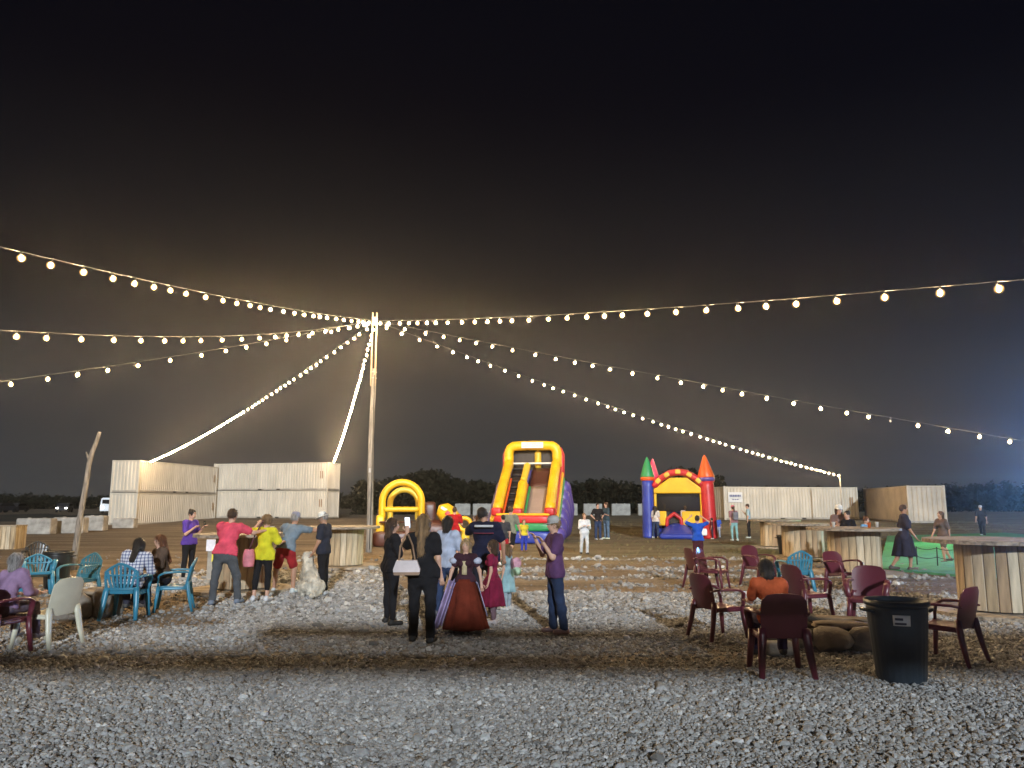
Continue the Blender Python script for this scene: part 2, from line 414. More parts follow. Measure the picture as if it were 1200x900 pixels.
# ------------------------------------------------------------------ far wood: one dark mass of leaf clumps
def far_wood():
    pts = []; rots = []; scs = []
    rnd = np.random.default_rng(5)
    def stand(x0, x1, d0, d1, h0, h1, n):
        xx = rnd.uniform(x0, x1, n); dd = rnd.uniform(d0, d1, n)
        top = h0 + (h1 - h0) * fbm(xx, 0 * xx, .09, 12) * 1.3 + 1.6 * (fbm(xx, 0 * xx, .4, 15) - .5)
        zz = top * rnd.uniform(0, 1, n) ** .6
        pts.append(np.stack([xx, dd, zz], 1))
    stand(-19.5, 26, 96, 106, 2.6, 5.6, 4600)          # wood behind the slide
    stand(26, 200, 118, 150, 2.6, 4.8, 6500)         # lower wood to the right
    stand(-190, -20, 190, 240, 2.2, 4.6, 4200)       # far left skyline
    P = np.concatenate(pts); n = len(P)
    return P, rnd.uniform(-3.1, 3.1, (n, 3)), rnd.uniform(.55, 1.25, n), rnd.uniform(0, 1, n)
def leaf_clump(k):
    rnd = random.Random(900 + k); b = MB()
    for i in range(16):
        d = Vector((rnd.gauss(0, 1), rnd.gauss(0, 1), rnd.gauss(0, .8))); d = d.normalized() * rnd.uniform(.25, 1.0)
        u = Vector((rnd.gauss(0, 1), rnd.gauss(0, 1), rnd.gauss(0, 1))).normalized(); v = u.orthogonal().normalized()
        a = rnd.uniform(.22, .42)
        b.add([d - u * a, d - v * a * .6, d + u * a, d + v * a * .6], [(0, 1, 2, 3)])
    return b.mesh('leaf_clump', mat('far_leaves', (.015, .016, .010), .95, .3, .6, spec=.1))
P, ro, s, tn = far_wood()
scatter('far_wood', P, ro, np.stack([s, s, s], 1), tn, [leaf_clump(k) for k in range(5)])

# ------------------------------------------------------------------ low earth bank with the road beyond, far left
b = MB(); xs_ = np.linspace(-95, -36, 40); prof = [(0, 0), (3, .45), (7, .62), (12, .62), (15, .1)]
vs = []
for i, xx in enumerate(xs_):
    for (dy, h) in prof:
        vs.append((xx, 66 + dy + .6 * math.sin(xx * .4), h * (1 + .2 * math.sin(xx * .9)) * min(1, (i) / 3 + .02, (39 - i) / 3 + .02) - .02))
fs = [(i * 5 + j, (i + 1) * 5 + j, (i + 1) * 5 + j + 1, i * 5 + j + 1) for i in range(39) for j in range(4)]
b.add(vs, fs, 0, True); tag(b.build('earth_bank', mat('bank_soil', (.05, .042, .03), .95, .3, .8, .5, 6)), kind='structure')

# ------------------------------------------------------------------ shipping containers
CB = mat('container_beige', (.53, .485, .41), .6, .08, 1.6, .2, 20, stretch=(1, 1, .25), spec=.3)
CB2 = mat('container_tan', (.50, .43, .34), .55, .12, .9, .15, 20, spec=.35)
CD = mat('container_steel_rail', (.36, .33, .28), .55, .15, 2.0, spec=.35)
DK = mat('dark_gap', (.03, .028, .025), .8)
def corrugated(p0, p1, z0, z1, per, dep, flip=1):
    """trapezoid-ribbed wall between two ground points"""
    p0 = Vector(p0); p1 = Vector(p1); d = p1 - p0; ln = d.length; d /= ln; nrm = Vector((d.y, -d.x, 0)) * flip
    k = max(2, round(ln / per)); st = ln / k; pts = []
    for i in range(k):
        for f, o in ((0.0, 0), (.24, 0), (.38, -dep), (.76, -dep), (.9, 0)):
            pts.append(p0 + d * ((i + f) * st) + nrm * o)
    pts.append(p1.copy())
    b = MB(); n = len(pts)
    b.add([(q.x, q.y, z0) for q in pts] + [(q.x, q.y, z1) for q in pts], [(i, i + 1, n + i + 1, n + i) for i in range(n - 1)])
    return b
def container(A, ang, L, label, base=0.0, body=CB, H=2.6, doors_at_near=True, Wd=2.44, group=None, sign=False, per=.28):
    """A = ground corner; long axis along ang (world heading), width to the LEFT of it"""
    root = empty('shipping_container', (A[0], A[1], base), ang, label, 'container', group)
    H0, H1 = .16, H - .12
    def wall(name, a, b_, flip, p=per, dp=.06):
        return corrugated((a[0], a[1], 0), (b_[0], b_[1], 0), H0, H1, p, dp, flip).build(name, [body], root)
    wall('side_wall', (.12, .02), (L - .12, .02), 1); wall('side_wall', (.12, Wd - .02), (L - .12, Wd - .02), -1)
    wall('end_wall', (L - .03, .12), (L - .03, Wd - .12), 1)
    wall('end_wall', (.03, .12), (.03, Wd - .12), -1, .32, .05)
    for (x, y) in ((.06, .06), (L - .06, .06), (.06, Wd - .06), (L - .06, Wd - .06)):
        MB().box((x, y, H / 2), (.15, .15, H - .004), bev=.01).build('corner_post', [body], root)
    for x in (.085, L - .085):
        for y in (.08, Wd - .08):
            for z in (.06, H - .06): MB().box((x, y, z), (.19, .18, .12), bev=.015).build('corner_casting', [CD], root)
    for z, hh in ((.085, .15), (H - .075, .11)):
        for y in (.06, Wd - .06): MB().box((L / 2, y, z), (L - .28, .1, hh), bev=.01).build('rail', [CD if z < 1 else body], root)
        for x in (.06, L - .06): MB().box((x, Wd / 2, z), (.1, Wd - .28, hh), bev=.01).build('rail', [CD if z < 1 else body], root)
    for x in (L * .42, L * .58): MB().box((x, .003, .085), (.36, .03, .11)).build('fork_pocket', [DK], root)
    r = MB(); r.box((L / 2, Wd / 2, H - .10), (L - .1, Wd - .1, .05)); r.build('roof', [body], root)
    MB().box((L / 2, Wd / 2, .12), (L - .1, Wd - .1, .06)).build('floor_panel', [CD], root)
    for x in (L - .55, L - .75): MB().box((x, -.045, H * .55), (.08, .01, .7)).build('marking_plate', [mat('faded_marking', (.30, .17, .08), .7)], root)
    return root
A = Vector((-30.2, 62.6, 0)); angA = math.atan2(12, 1.75)
grpL = 'stacked containers behind the spool tables'
container(A, angA, 12.19, 'beige shipping container at ground, end toward yard, low left of stacked pair', 0, group=grpL)
container(A, angA, 12.19, 'beige shipping container stacked on top, end toward yard, string of bulbs at corner', 2.62, group=grpL)
Bp = Vector((-29.0, 75.1, 0)); angB = math.atan2(-2.9, 11.6)
container(Bp, angB, 12.19, 'beige shipping container on the ground with long ribbed side facing the pole', ground_z(-22, 74), group=grpL)
container(Bp, angB, 12.19, 'beige shipping container on top of another, long ribbed side facing the pole', ground_z(-22, 74) + 2.62, group=grpL)
pA = G(848, 609); zA = ground_z(20, 61)
c1 = Vector((16.6, 60.8, 0)); c1e = Vector((28.4, 63.8, 0)); angC = math.atan2(c1e.y - c1.y, c1e.x - c1.x)
r1 = container(c1, angC, 12.19, 'single pale container with blue lettered sign beside the castle', zA, group='single containers behind the castle')
c2 = Vector((27.6, 54.2, 0))
ang2 = math.atan2(12, 2.4)
# width runs to the right of its long axis: start from the far right corner instead
u2 = Vector((math.cos(ang2), math.sin(ang2), 0)); rgt = Vector((u2.y, -u2.x, 0))
s2 = c2 + rgt * 2.44
container(s2, ang2, 12.19, 'tan container end-on to the yard beyond the green court', ground_z(28, 54) + .02, body=CB2, group='single containers behind the castle', per=.28)
# the sign on the single container: a panel and two lines of dark blue print
sg = empty('wall_sign', (0, 0, 0), 0, 'small white sign with blue print on the pale container', 'sign')
def on_c1(t, off): return c1 + (c1e - c1).normalized() * t + Vector((math.sin(angC), -math.cos(angC), 0)) * off
sp_ = on_c1(.95, .05); sg.location = (sp_.x, sp_.y, zA + 1.75); sg.rotation_euler = (0, 0, angC)
MB().box((0, 0, 0), (1.25, .03, .8), bev=.008).build('panel', [mat('sign_white', (.62, .62, .62), .5, .05)], sg)
pr = MB()
for i, (xx, w) in enumerate(((-.44, .1), (-.3, .12), (-.15, .1), (0, .12), (.15, .1), (.3, .1), (.43, .08))): pr.box((xx, -.018, .12), (w, .006, .16))
for xx in (-.2, 0, .2): pr.box((xx, -.018, -.17), (.14, .006, .07))
tag(pr.build('print', [mat('sign_blue', (.06, .08, .22), .5)], sg), kind='stuff')

# ------------------------------------------------------------------ concrete blocks
CONC = mat('concrete_block', (.40, .37, .33), .9, .2, 2.5, .5, 30)
CONCW = mat('concrete_pale', (.34, .34, .32), .9, .15, 2.5, .4, 30)
def block(px0, px1, py0, py1, dep, m, label, group, notch=False):
    gb = G((px0 + px1) / 2, py1); d = gb.y
    a = W(px0, py1, d); c = W(px1, py1, d); h = W(px0, py0, d).z - a.z; w = c.x - a.x
    b = MB(); b.box((0, dep / 2, h / 2 - .02), (w, dep, h), bev=.05)
    for xx in (-w * .22, w * .22): b.box((xx, dep / 2, h - .01), (.16, .16, .05), bev=.02)
    o = b.build('concrete_block', [m], None, (gb.x, d, gb.z)); tag(o, label, 'block', group); return o
gl = 'blocks edging the dirt yard'
for a, c, t, bb, lb in ((17, 58, 607, 626, 'long weathered concrete block beside the wooden crate'), (60, 96, 606, 625, 'weathered concrete block behind the leaning post'), (97, 120, 604, 622, 'short upright concrete block behind the leaning post'), (131, 156, 607, 619, 'low concrete block against the corner of stacked containers')):
    block(a, c, t, bb, .7, CONC, lb, gl)
for a, c, lb in ((533, 551, 'pale concrete block behind the yellow ramp of the obstacle course'), (554, 576, 'pale concrete block close beside the left rail of the slide'), (664, 677, 'narrow pale concrete block close by the purple side of slide'), (684, 706, 'pale concrete block behind the child in white costume'), (717, 739, 'pale concrete block behind the person in dark teal top'), (748, 768, 'pale concrete block half hidden by the blue castle tower')):
    block(a, c, 590, 604, .8, CONCW, lb, 'pale blocks along the field edge')

# ------------------------------------------------------------------ the light pole and its strings of bulbs
POLE_D = 28.0
pb = W(432, 640, POLE_D); pole_x = pb.x
WOODP = mat('pole_wood', (.30, .28, .255), .85, .25, 3.0, .5, 30, stretch=(6, 6, .6))
LUM = mat('new_lumber', (.40, .31, .20), .75, .2, 4.0, .2, 30, stretch=(5, 5, .5))
pole = empty('light_pole', (pole_x, POLE_D, 0), 0, 'tall wooden pole carrying all the strings of bulbs', 'pole')
ztop = W(432, 373, POLE_D).z; zj = W(432, 440, POLE_D).z
MB().tube([(0.02 * math.sin(i), 0, -.3 + (zj + .55) * i / 8) for i in range(9)], [.118 - .028 * i / 8 for i in range(9)], 12).build('post', [WOODP], pole)
for sx in (-1, 1): MB().box((sx * .075, -.05, (zj + ztop) / 2 - .1), (.045, .12, ztop - zj + .6), bev=.008).build('extension_board', [LUM], pole)
MB().box((0, -.03, ztop - .13), (.20, .18, .32), bev=.015).build('head_block', [LUM], pole)
for zz in (zj - .1, zj + .12): MB().lathe([(.10, zz - .02), (.12, zz - .02), (.12, zz + .02), (.10, zz + .02)], 14).build('band', [mat('galvanised', (.4, .4, .4), .4, metal=.8)], pole)
MB().box((.0, -.15, 2.9), (.1, .05, .16), bev=.01).build('cleat', [mat('galvanised', (.4, .4, .4), .4)], pole)
MB().tube([(.05, -.13, .1), (.07, -.125, 2.5), (.06, -.12, zj)], .014, 6).build('cable', [DK], pole)

BULB = bpy.data.materials.new('lit_bulb'); BULB.use_nodes = True
t = BULB.node_tree; t.nodes.clear(); em = t.nodes.new('ShaderNodeEmission'); om = t.nodes.new('ShaderNodeOutputMaterial')
em.inputs[0].default_value = (1.0, .69, .36, 1); em.inputs[1].default_value = 950.0; t.links.new(em.outputs[0], om.inputs[0])
DEADB = mat('unlit_bulb', (.6, .55, .48), .15, spec=.6)
SOCK = mat('bulb_socket', (.02, .02, .02), .5); CABM = mat('string_cable', (.03, .03, .03), .6)
vs, fs = ico(1, 1.0)
bulb_me = bpy.data.meshes.new('bulb'); bulb_me.from_pydata([(v.x * .031, v.y * .031, v.z * .04) for v in vs], [], fs); bulb_me.materials.append(BULB)
HALO = bpy.data.materials.new('bulb_halo'); HALO.use_nodes = True  # glow shell added round each bulb; its emission stands in for a halo
t = HALO.node_tree; t.nodes.clear(); om = t.nodes.new('ShaderNodeOutputMaterial'); ge = t.nodes.new('ShaderNodeEmission'); gt_ = t.nodes.new('ShaderNodeBsdfTransparent'); gx_ = t.nodes.new('ShaderNodeMixShader')
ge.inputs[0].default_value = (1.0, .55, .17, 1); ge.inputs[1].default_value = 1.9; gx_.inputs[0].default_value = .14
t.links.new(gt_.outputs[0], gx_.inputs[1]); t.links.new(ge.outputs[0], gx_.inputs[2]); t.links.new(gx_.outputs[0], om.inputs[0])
HALO.cycles.emission_sampling = 'NONE'
gv, gf_ = ico(2, .064); halo_me = bpy.data.meshes.new('halo_shell'); halo_me.from_pydata(gv, [], gf_); halo_me.materials.append(HALO); halo_me.polygons.foreach_set('use_smooth', [True] * len(gf_))
dead_me = bulb_me.copy(); dead_me.materials.clear(); dead_me.materials.append(DEADB)
def light_string(end, n, sag, label, dead=(), first=.45):
    s0 = Vector((pole_x, POLE_D, ztop - .12)); e = Vector(end)
    d = (e - s0); s0 = s0 + Vector((d.x, d.y, 0)).normalized() * .16
    root = empty('light_string', s0, 0, label, 'string lights', 'strings of bulbs hung from the pole')
    def pt(t): p = (e - s0) * t; p.z -= sag * 4 * t * (1 - t); return p
    cb = MB(); cb.tube([pt(i / 40) for i in range(41)], .008, 5)
    sk = cb
    ln = sum((pt((i + 1) / 60) - pt(i / 60)).length for i in range(60))
    for i in range(n):
        t_ = (first + (i + .16 * math.sin(i * 7.3 + n)) * (ln - first - .3) / (n - 1)) / ln; p = pt(t_)
        sk.tube([p + Vector((0, 0, .005)), p - Vector((0, 0, .065))], [.018, .02], 6, 1)
        o = link('bulb', dead_me if i in dead else bulb_me, root, p + Vector((.018 * math.sin(i * 4.1), .018 * math.cos(i * 5.7), -.105)))
        o.rotation_euler = (0, 0, i * 1.1)
        if i not in dead: link('halo_shell', halo_me, o)
    sk.build('cable', [CABM, SOCK], root)
    return root
ext = 1.25
def endpoint(x, y, d): return W(x, y, d)
e = endpoint(-30, 282, 10.5); light_string(e, 27, .15, 'string of bulbs rising highest from pole toward the near left')
e = endpoint(-40, 384, 13.0); light_string(e, 21, .35, 'string of bulbs running level from pole toward the left')
e = endpoint(-60, 455, 17.0); light_string(e, 16, .12, 'string of bulbs dropping gently from pole toward the left chairs')
light_string(W(176, 540, 63.2), 64, .45, 'string of bulbs falling to the left corner of the stacked containers')
light_string(W(391, 540, 72.3), 64, .5, 'string of bulbs falling steeply to the right end of stacked containers')
e = endpoint(1260, 322, 9.4); light_string(e, 30, .15, 'string of bulbs running level from pole toward the near right')
e = endpoint(1225, 521, 21.5); light_string(e, 30, .08, 'string of bulbs sloping right with one bulb out', dead=(24,))
hE = W(984, 556, 58.5); light_string(hE, 54, .4, 'string of bulbs falling to the post behind the right tables')
# posts that carry the far end of the last string
hp = empty('string_post', (hE.x, hE.y, ground_z(hE.x, hE.y)), 0, 'thin post before the pale container carrying a string of bulbs', 'post')
MB().tube([(0, 0, 0), (0, 0, hE.z - ground_z(hE.x, hE.y) + .05)], .05, 8).build('shaft', [CD], hp)
MB().box((0, 0, .03), (.3, .3, .06), bev=.01).build('base_plate', [CD], hp)
# ================================================================== porch frame behind the camera: added unseen, its boards shaped to throw the dark bands
pf = empty('shade_frame', (7, -3, 0), 0, 'timber porch frame added unseen behind the viewer, its boards shaped to darken the gravel', 'shade')
MB().box((-5, 0, 3.2), (27, .09, .42), bev=.01).build('lower_board', [LUM], pf)
MB().box((0, .01, 3.61), (17, .08, .38), bev=.01, rot=Matrix.Rotation(R(.7), 3, 'Y')).build('upper_board', [LUM], pf)
for sx in (-18.2, 8.2): MB().box((sx, .13, 1.85), (.14, .14, 3.7), bev=.01).build('post', [LUM], pf)

# ================================================================== cable-spool tables
WOODS = [mat('spool_stave_a', (.50, .40, .27), .8, .25, 3.0, .3, 40, stretch=(4, 4, .5)), mat('spool_stave_b', (.42, .32, .20), .8, .25, 3.0, .3, 40, stretch=(4, 4, .5)),
         mat('spool_stave_c', (.56, .47, .34), .8, .22, 3.0, .3, 40, stretch=(4, 4, .5)), mat('spool_stave_d', (.36, .25, .15), .8, .25, 3.0, .3, 40, stretch=(4, 4, .5))]
TOPW = mat('spool_top_weathered', (.30, .25, .20), .7, .3, 3.0, .3, 40, stretch=(.6, 5, 5))
BASEW = mat('spool_base_weathered', (.40, .33, .25), .8, .3, 3.0, .3, 40, stretch=(.6, 5, 5))
def disc_board(r, k, n, z, th):
    """one board of a round flange that is cut from n boards"""
    y0 = -r + 2 * r * k / n + .004; y1 = -r + 2 * r * (k + 1) / n - .004
    ys = [y0 + (y1 - y0) * i / 6 for i in range(7)]
    w = lambda y: math.sqrt(max(r * r - y * y, .0009))
    poly = [(w(y), y) for y in ys] + [(-w(y), y) for y in reversed(ys)]
    return MB().prism(poly, z, z + th).mesh('flange_board', [TOPW if z > .5 else BASEW])
SPOOL_H, SPOOL_R, SPOOL_D = 1.12, 1.04, .56
stave_me = []
for k in range(4):
    b = MB(); w = 2 * SPOOL_D * math.sin(math.pi / 22) - .008
    b.box((0, 0, 0), (w, .035, SPOOL_H - .16), bev=.006); stave_me.append(b.mesh('stave', [WOODS[k]]))
flange_me = {(z): [disc_board(SPOOL_R, k, 9, z, .06) for k in range(9)] for z in (0.0, SPOOL_H - .06)}
def spool(x, y, label, sr=1.0, sz=1.0, rz=0.0, base_r=1.0, seed=0):
    rnd = random.Random(seed)
    root = empty('spool_table', (x, y, ground_z(x, y) + .01), rz, label, 'spool table', 'cable spools used as tables')
    for k in range(22):
        a = 2 * math.pi * (k + .5) / 22
        o = link('stave', stave_me[rnd.choice((0, 0, 1, 1, 2, 2, 3))], root, (math.cos(a) * SPOOL_D * sr, math.sin(a) * SPOOL_D * sr, SPOOL_H * sz / 2))
        o.rotation_euler = (0, 0, a + math.pi / 2); o.scale = (sr, 1, sz * 1.0)
    top = MB().lathe([(.02, SPOOL_H * sz - .11), (.3, SPOOL_H * sz - .11), (.3, SPOOL_H * sz - .08), (.02, SPOOL_H * sz - .08)], 16).build('hub_plate', [DK], root)
    for zi, zz in ((0.0, 0.0), (SPOOL_H - .06, SPOOL_H * (sz - 1))):
        for k in range(9):
            o = link('flange_board', flange_me[zi][k], root, (0, 0, zz)); q = sr * (base_r if zi == 0 else 1)
            o.scale = (q, q, 1)
    for k in range(6):
        a = k * math.pi / 3
        o = MB().lathe([(.0, .004), (.022, .004), (.022, .0), (.02, -.01)], 8, (math.cos(a) * SPOOL_D * sr, math.sin(a) * SPOOL_D * sr, SPOOL_H * sz)).build('bolt', [mat('galvanised', (.4, .4, .4), .4)], root)
    return root
def gp(x, y): p = G(x, y); return p.x, p.y
S1 = gp(284, 693); spool(*S1, 'spool table with people leaning on it and white dog beside', .94, 1.0, .3, seed=1)
S2 = gp(401, 665); spool(*S2, 'spool table near the light pole behind the man in white hat', .95, .98, .8, seed=2)
S3 = gp(1003, 673); spool(*S3, 'spool table with people seated behind it and cups on top', 1.05, 1.0, .1, seed=3)
S4 = gp(909, 642); spool(*S4, 'small far spool table close behind the black bin with label', .95, .97, .5, seed=4)
S5 = gp(942, 655); spool(*S5, 'reddish spool table between the far spool and black bin', 1.08, .98, 1.1, seed=5)
S6 = gp(1172, 720); spool(*S6, 'big spool table by the green court on the gravel edge', .97, 1.03, .45, seed=6)
# crate
cx, cy_ = gp(4, 643)
cr_ = empty('wooden_crate', (cx, cy_, 0), .12, 'pale wooden plank crate on the dirt beside the long concrete block', 'crate')
for k in range(7): MB().box((-.45 + k * .155, -.42, .43), (.145, .03, .86), bev=.006).build('plank', [WOODS[(k * 2 + 1) % 3]], cr_)
for k in range(6): MB().box((.56, -.34 + k * .145, .43), (.03, .135, .86), bev=.006).build('plank', [WOODS[k % 3]], cr_)
MB().box((.02, 0, .88), (1.16, .9, .035), bev=.006).build('lid', [BASEW], cr_)
MB().box((0, .05, .42), (1.0, .78, .8)).build('core', [BASEW], cr_)

# ================================================================== bins
BINM = mat('bin_plastic', (.030, .040, .052), .42, .15, 4.0, .12, 50, spec=.45)
BINB = mat('bin_black', (.016, .017, .018), .45, .15, 4.0, .1, 50, spec=.4)
LABW = mat('bin_label_white', (.62, .62, .66), .5, .06); INK = mat('label_ink', (.05, .05, .09), .6)
def bin_(x, y, H, r, label, m, lab_ang=None, rz=0, tilt=0):
    root = empty('trash_bin', (x, y, ground_z(x, y) + .01), rz, label, 'bin', 'round plastic trash bins')
    wob = lambda th, z: 1 + .012 * math.cos(th * 24) * (1 if z < H * .9 else 0)
    b = MB(); r0 = r * .80
    prof = [(.01, .02), (r0 * .9, .0), (r0, .03)] + [(r0 + (r - r0) * t, .03 + (H * .9 - .03) * t) for t in (.25, .5, .75, 1)] + [(r * 1.0, H * .94)]
    b.lathe(prof + [(r * .97, H * .95), (r0 * .93, .06), (.01, .05)], 72, wob=wob)
    b.build('body', [m], root)
    MB().lathe([(r * .985, H * .93), (r * 1.06, H * .935), (r * 1.075, H * .96), (r * 1.06, H), (r * 1.0, H), (r * .97, H * .93)], 48).build('rim', [m], root)
    for s_ in (-1, 1):
        MB().tube([(s_ * r * 1.02, -.09, H * .86), (s_ * (r * 1.02 + .05), -.07, H * .88), (s_ * (r * 1.02 + .05), .07, H * .88), (s_ * r * 1.02, .09, H * .86)], .016, 8).build('handle', [m], root)
    if lab_ang is not None:
        rr = r * .985; z0 = H * .78
        def f(u, v):
            a = lab_ang + (u - .5) * .55; q = (r0 + (r - r0) * ((z0 - .045 + v * .1) / (H * .9))) * 1.022
            return (math.cos(a) * q, math.sin(a) * q, z0 - .05 + v * .1)
        lb = MB().sheet(f, 8, 2, .004).build('label_sticker', [LABW], root)
        def ln(u0, u1, v0, v1):
            def g(u, v):
                a = lab_ang + (u0 + (u1 - u0) * u - .5) * .55; q = (r0 + (r - r0) * (z0 / (H * .9))) * 1.034; return (math.cos(a) * q, math.sin(a) * q, z0 - .05 + (v0 + (v1 - v0) * v) * .1)
            MB().sheet(g, 3, 1, .003).build('print_line', [INK], lb)
        ln(.12, .58, .52, .74); ln(.1, .75, .12, .3)
    return root
bx_, by_ = gp(1060, 800); bin_(bx_, by_ + .05, .77, .28, 'large dark bin with white sticker beside the fire ring', BINM, R(-90 - 24), R(6))
bx_, by_ = gp(65, 690); bin_(bx_, by_, .74, .27, 'black bin with handles behind the cream chair', BINB, None, R(10))
bx_, by_ = gp(921, 652); bin_(bx_, by_, .68, .25, 'black bin with white sticker before the reddish spool table', BINB, R(-90 - 28), 0)

# ================================================================== plastic chairs
def plastic(name, c, rough=.34): return mat(name, c, rough, .08, 3.0, .05, 40, spec=.5)
MAROON = plastic('maroon_plastic', (.105, .021, .033)); TURQ = plastic('turquoise_plastic', (.035, .20, .31)); CREAM = plastic('cream_plastic', (.62, .60, .48)); TEAL = plastic('teal_dark_plastic', (.05, .17, .21)); BLKP = plastic('black_plastic', (.022, .024, .026))
def make_chair(name, m, style, label, group, loc, face, tilt=None, s=.94):
    """front of the chair is local -Y; face = heading in degrees that the sitter looks (0 = toward camera, 90 = photograph right)"""
    root = empty(name, (loc[0], loc[1], ground_z(loc[0], loc[1]) + .012), R(face), label, 'chair', group)
    if tilt: root.rotation_euler = (R(tilt[0]), R(tilt[1]), R(face)); root.location.z += tilt[2]
    root.scale = (s, s, s)
    seat = MB().sheet(lambda u, v: (-.235 + .47 * u, -.27 + .47 * v, .425 - .02 * math.sin(math.pi * u) * math.sin(math.pi * min(1, v * 1.1)) + .015 * v * -1 - (.03 * (1 - v / .12) ** 2 if v < .12 else 0)), 10, 10, .016)
    seat.build('seat', [m], root)
    def back(u, v):                      # u across, v up
        w = .225 + .02 * math.sin(math.pi * v) - (.05 * max(0, (v - .82) / .18) ** 2)
        x = (u * 2 - 1) * w; z = .40 + .47 * v - (.02 * (abs(u * 2 - 1) ** 3) if v > .9 else 0)
        return (x, .20 + .10 * v + .035 * (1 - (u * 2 - 1) ** 2) - .01, z)
    b = MB()
    if style in ('solid', 'armless'): b.sheet(back, 12, 12, .018)
    else:                                # arched frame with splayed slats
        arch = [back(0, v) for v in np.linspace(0, .72, 7)] + [back(u, .72 + .28 * math.sin(math.pi * u)) for u in np.linspace(.08, .92, 9)] + [back(1, v) for v in np.linspace(.72, 0, 7)]
        b.tube(arch, .022, 6)
        b.tube([back(u, .16) for u in np.linspace(0, 1, 8)], .02, 6)
        b.tube([back(u, .62) for u in np.linspace(0, 1, 8)], .014, 6)
        for k in range(7):
            u0 = .2 + .6 * k / 6; u1 = .06 + .88 * k / 6; vt = .72 + .27 * math.sin(math.pi * u1)
            def slat(u, v, u0=u0, u1=u1, vt=vt):
                uu = u0 + (u1 - u0) * v + (u - .5) * .075; return back(min(1, max(0, uu)), .15 + (vt - .15) * v)
            b.sheet(slat, 2, 6, .012)
        b.sheet(lambda u, v: back(.12 + .76 * u, .0 + .18 * v), 6, 2, .014)
    b.build('backrest', [m], root, auto=40)
    for sx in (-1, 1):
        # front leg, rear leg: flared channel shapes
        MB().tube([(sx * .232, -.235, .43), (sx * .245, -.25, .25), (sx * .27, -.28, 0)], [.044, .038, .03], 7, flat=.75).build('leg', [m], root)
        MB().tube([(sx * .222, .215, .5), (sx * .232, .225, .42), (sx * .25, .26, .22), (sx * .275, .315, 0)], [.044, .05, .042, .03], 7, flat=.7).build('leg', [m], root)
        MB().sheet(lambda u, v: (sx * (.222 + .012 * v), -.25 + .48 * u, .415 - .05 * v), 4, 2, .014).build('apron', [m], root)
        if style != 'armless':
            pts = [(sx * .225, .27, .64), (sx * .262, .17, .662), (sx * .285, 0, .665), (sx * .285, -.15, .655), (sx * .275, -.235, .61), (sx * .25, -.245, .5), (sx * .238, -.24, .42)]
            MB().tube(pts, [.028, .042, .048, .048, .044, .038, .036], 8, flat=.42, up=(1, 0, 0)).build('arm', [m], root)
    MB().sheet(lambda u, v: (-.225 + .45 * u, -.262, .41 - .05 * v), 6, 2, .012).build('front_apron', [m], root)
    return root
gr_ = 'chairs around the right fire ring'; gl_ = 'chairs around the left fire ring'
def chair_at(px_, py_, *a, **k): return make_chair(a[0], a[1], a[2], a[3], a[4], gp(px_, py_), *a[5:], **k)
chair_at(915, 790, 'plastic_chair', MAROON, 'solid', 'maroon chair with its back to viewer, person in orange seated', gr_, 176)
chair_at(842, 748, 'plastic_chair', MAROON, 'solid', 'empty maroon armchair facing the fire ring beside the orange sitter', gr_, 112)
chair_at(836, 692, 'plastic_chair', MAROON, 'solid', 'maroon chair behind the empty armchair, seat gleaming, facing away from castle', gr_, 58)
chair_at(822, 690, 'plastic_chair', MAROON, 'solid', 'maroon chair hard against the gleaming one, below child in blue', gr_, 100)
chair_at(890, 687, 'plastic_chair', MAROON, 'solid', 'lone small maroon chair out toward the far spools', gr_, 28)
chair_at(933, 697, 'plastic_chair', TURQ, 'slat', 'turquoise slatted chair among the maroon ones', gr_, 185)
chair_at(947, 728, 'plastic_chair', MAROON, 'solid', 'maroon chair partly hidden behind the seated person in orange', gr_, 108)
chair_at(992, 697, 'plastic_chair', MAROON, 'solid', 'maroon chair with pale scrap on top before the seated group table', gr_, 20, tilt=(-6, 0, 0))
chair_at(1020, 735, 'plastic_chair', MAROON, 'solid', 'maroon chair beside bin with glossy edge, behind the fire ring', gr_, -30)
chair_at(1114, 776, 'plastic_chair', MAROON, 'solid', 'maroon chair right beside the large bin, turned away from it', gr_, -142)
chair_at(54, 758, 'plastic_chair', CREAM, 'armless', 'cream armless chair with its back to the fire ring', gl_, -104)
chair_at(-8, 768, 'plastic_chair', MAROON, 'solid', 'maroon armchair under the person in lavender', gl_, 168)
chair_at(146, 725, 'plastic_chair', TURQ, 'slat', 'turquoise slatted chair under the person in checked shirt', gl_, 186)
chair_at(203, 716, 'plastic_chair', TURQ, 'slat', 'turquoise slatted chair under the long-haired woman', gl_, -72)
chair_at(42, 700, 'plastic_chair', TURQ, 'slat', 'turquoise slatted chair tipped back in front of the black bin', gl_, 35, tilt=(-14, 0, .02))
chair_at(90, 706, 'plastic_chair', TEAL, 'slat', 'dark teal slatted chair facing the leaning post side of the ring', gl_, -20)
chair_at(40, 678, 'plastic_chair', BLKP, 'slat', 'black slatted chair beside the black bin', gl_, 30)

